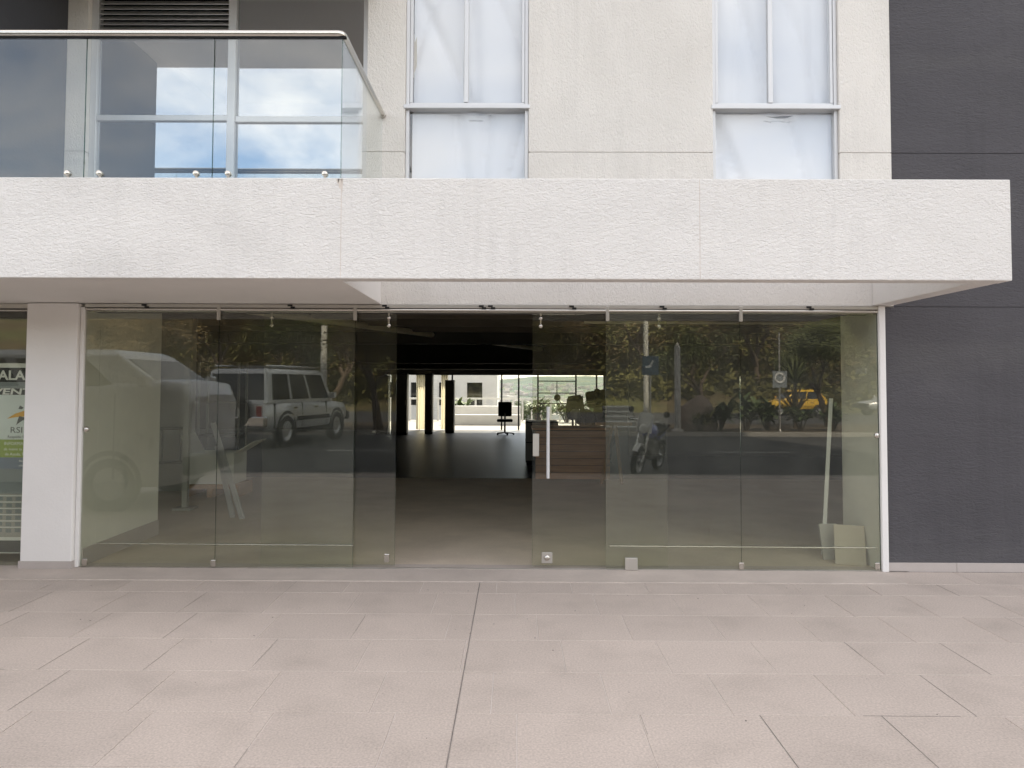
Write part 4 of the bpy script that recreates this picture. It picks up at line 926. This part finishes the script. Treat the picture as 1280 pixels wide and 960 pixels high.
def blade(mb, base_, yaw, ln, wd, lift, droop, seg=5):
    pts = []; p = Vector(base_); el = lift
    for i in range(seg + 1):
        t = i / seg; wv = wd * (math.sin(math.pi * min(1, .18 + t * .82)) ** .8 if t < 1 else 0)
        side = Vector((-math.sin(yaw), math.cos(yaw), 0)); pts.append((p - side * wv / 2, p + side * wv / 2, p + Vector((0, 0, -wv * .12))))
        d = Vector((math.cos(yaw) * math.cos(el), math.sin(yaw) * math.cos(el), math.sin(el))); p = p + d * ln / seg; el -= droop / seg
    v = []; f = []
    for a, b, c_ in pts: v += [a, c_, b]
    for i in range(seg):
        o_ = i * 3; f += [(o_, o_ + 1, o_ + 4, o_ + 3), (o_ + 1, o_ + 2, o_ + 5, o_ + 4)]
    mb.add(v, f, True)
def leafy_bush(label, x, y, h, m, seed, grp):
    rnd = random.Random(seed); o = tag(empty('leafy_shrub', (x, y, -.02)), label, 'shrub', grp); lf = MB(); stm = MB()
    for k in range(11):
        a = rnd.uniform(0, 6.28); r = rnd.uniform(.05, .5); top = Vector((math.cos(a) * r, math.sin(a) * r, h * rnd.uniform(.55, .9))); stm.tube([(math.cos(a) * .06, math.sin(a) * .06, 0), top * .6, top], [.02, .015, .008], 5, False)
        for j in range(9): blade(lf, top * rnd.uniform(.45, 1.0), rnd.uniform(0, 6.28), h * rnd.uniform(.35, .55), h * .15, rnd.uniform(.1, 1.1), rnd.uniform(.6, 1.6), 4)
    lf.build('foliage', m, o); stm.build('stem', 'bark', o)
G3 = 'broad-leaved shrubs along the median kerb'
leafy_bush('broad-leaved shrub beside the brown boulder', 7.3, -20.0, 1.15, 'leaf_bush', 1, G3)
leafy_bush('broad-leaved shrub between the boulder and the ring sign', 8.3, -20.2, 1.25, 'leaf_bush', 2, G3)
leafy_bush('broad-leaved shrub at the foot of the ring sign', 9.2, -20.6, 1.1, 'leaf_bush', 3, G3)
leafy_bush('yellowish shrub in front of the boulder', 6.5, -19.6, .8, 'leaf_yellow', 4, G3)
leafy_bush('broad-leaved shrub before the spiky yucca', 10.3, -20.3, 1.0, 'leaf_bush', 5, G3)
leafy_bush('broad-leaved shrub past the spiky yucca', 11.5, -20.4, .95, 'leaf_bush', 6, G3)
leafy_bush('low shrub beside the concrete steps', 1.3, -20.3, .9, 'leaf_bush', 7, G3)
yc = tag(empty('yucca', (10.6, -21.6, -.02)), 'spiky yucca with reddish lower leaves on the median', 'plant')
rnd = random.Random(4); up = MB(); lo = MB()
for k in range(46): blade(up, (0, 0, 1.7), rnd.uniform(0, 6.28), rnd.uniform(1.0, 1.5), .09, rnd.uniform(.2, 1.4), rnd.uniform(.3, .9), 5)
for k in range(30): blade(lo, (0, 0, .5), rnd.uniform(0, 6.28), rnd.uniform(1.0, 1.4), .09, rnd.uniform(.7, 1.35), rnd.uniform(.2, .5), 5)
up.build('leaf_crown', 'leaf', yc); lo.build('leaf_crown', 'leaf_dry', yc); MB().tube([(0, 0, 0), (.03, 0, .9), (0, 0, 1.75)], [.1, .08, .07], 8).build('stem', 'bark', yc)
# terrace greenery behind the shop
G4 = 'planted shrubs on the rear terrace'
for i, (x, y, h, lab) in enumerate(((-2.4, 25.6, 1.1, 'shrub on the rear terrace before the white house'), (1.0, 25.8, .95, 'shrub on the rear terrace beside the balustrade middle'), (2.2, 25.5, .85, 'shrub on the rear terrace behind the barred window'))): leafy_bush(lab, x, y, h, 'leaf_bush', 30 + i, G4)
for i, (x, y, s, lab) in enumerate(((1.5, 38, .55, 'small tree beyond the rear balustrade next to the white house'), (6, 44, .6, 'small tree beyond the rear balustrade behind the barred window'))): tree('garden_tree', lab, tmC, (x, y, -2.6), i * 2, s, 'leaf_bush', 'trees behind the rear terrace')
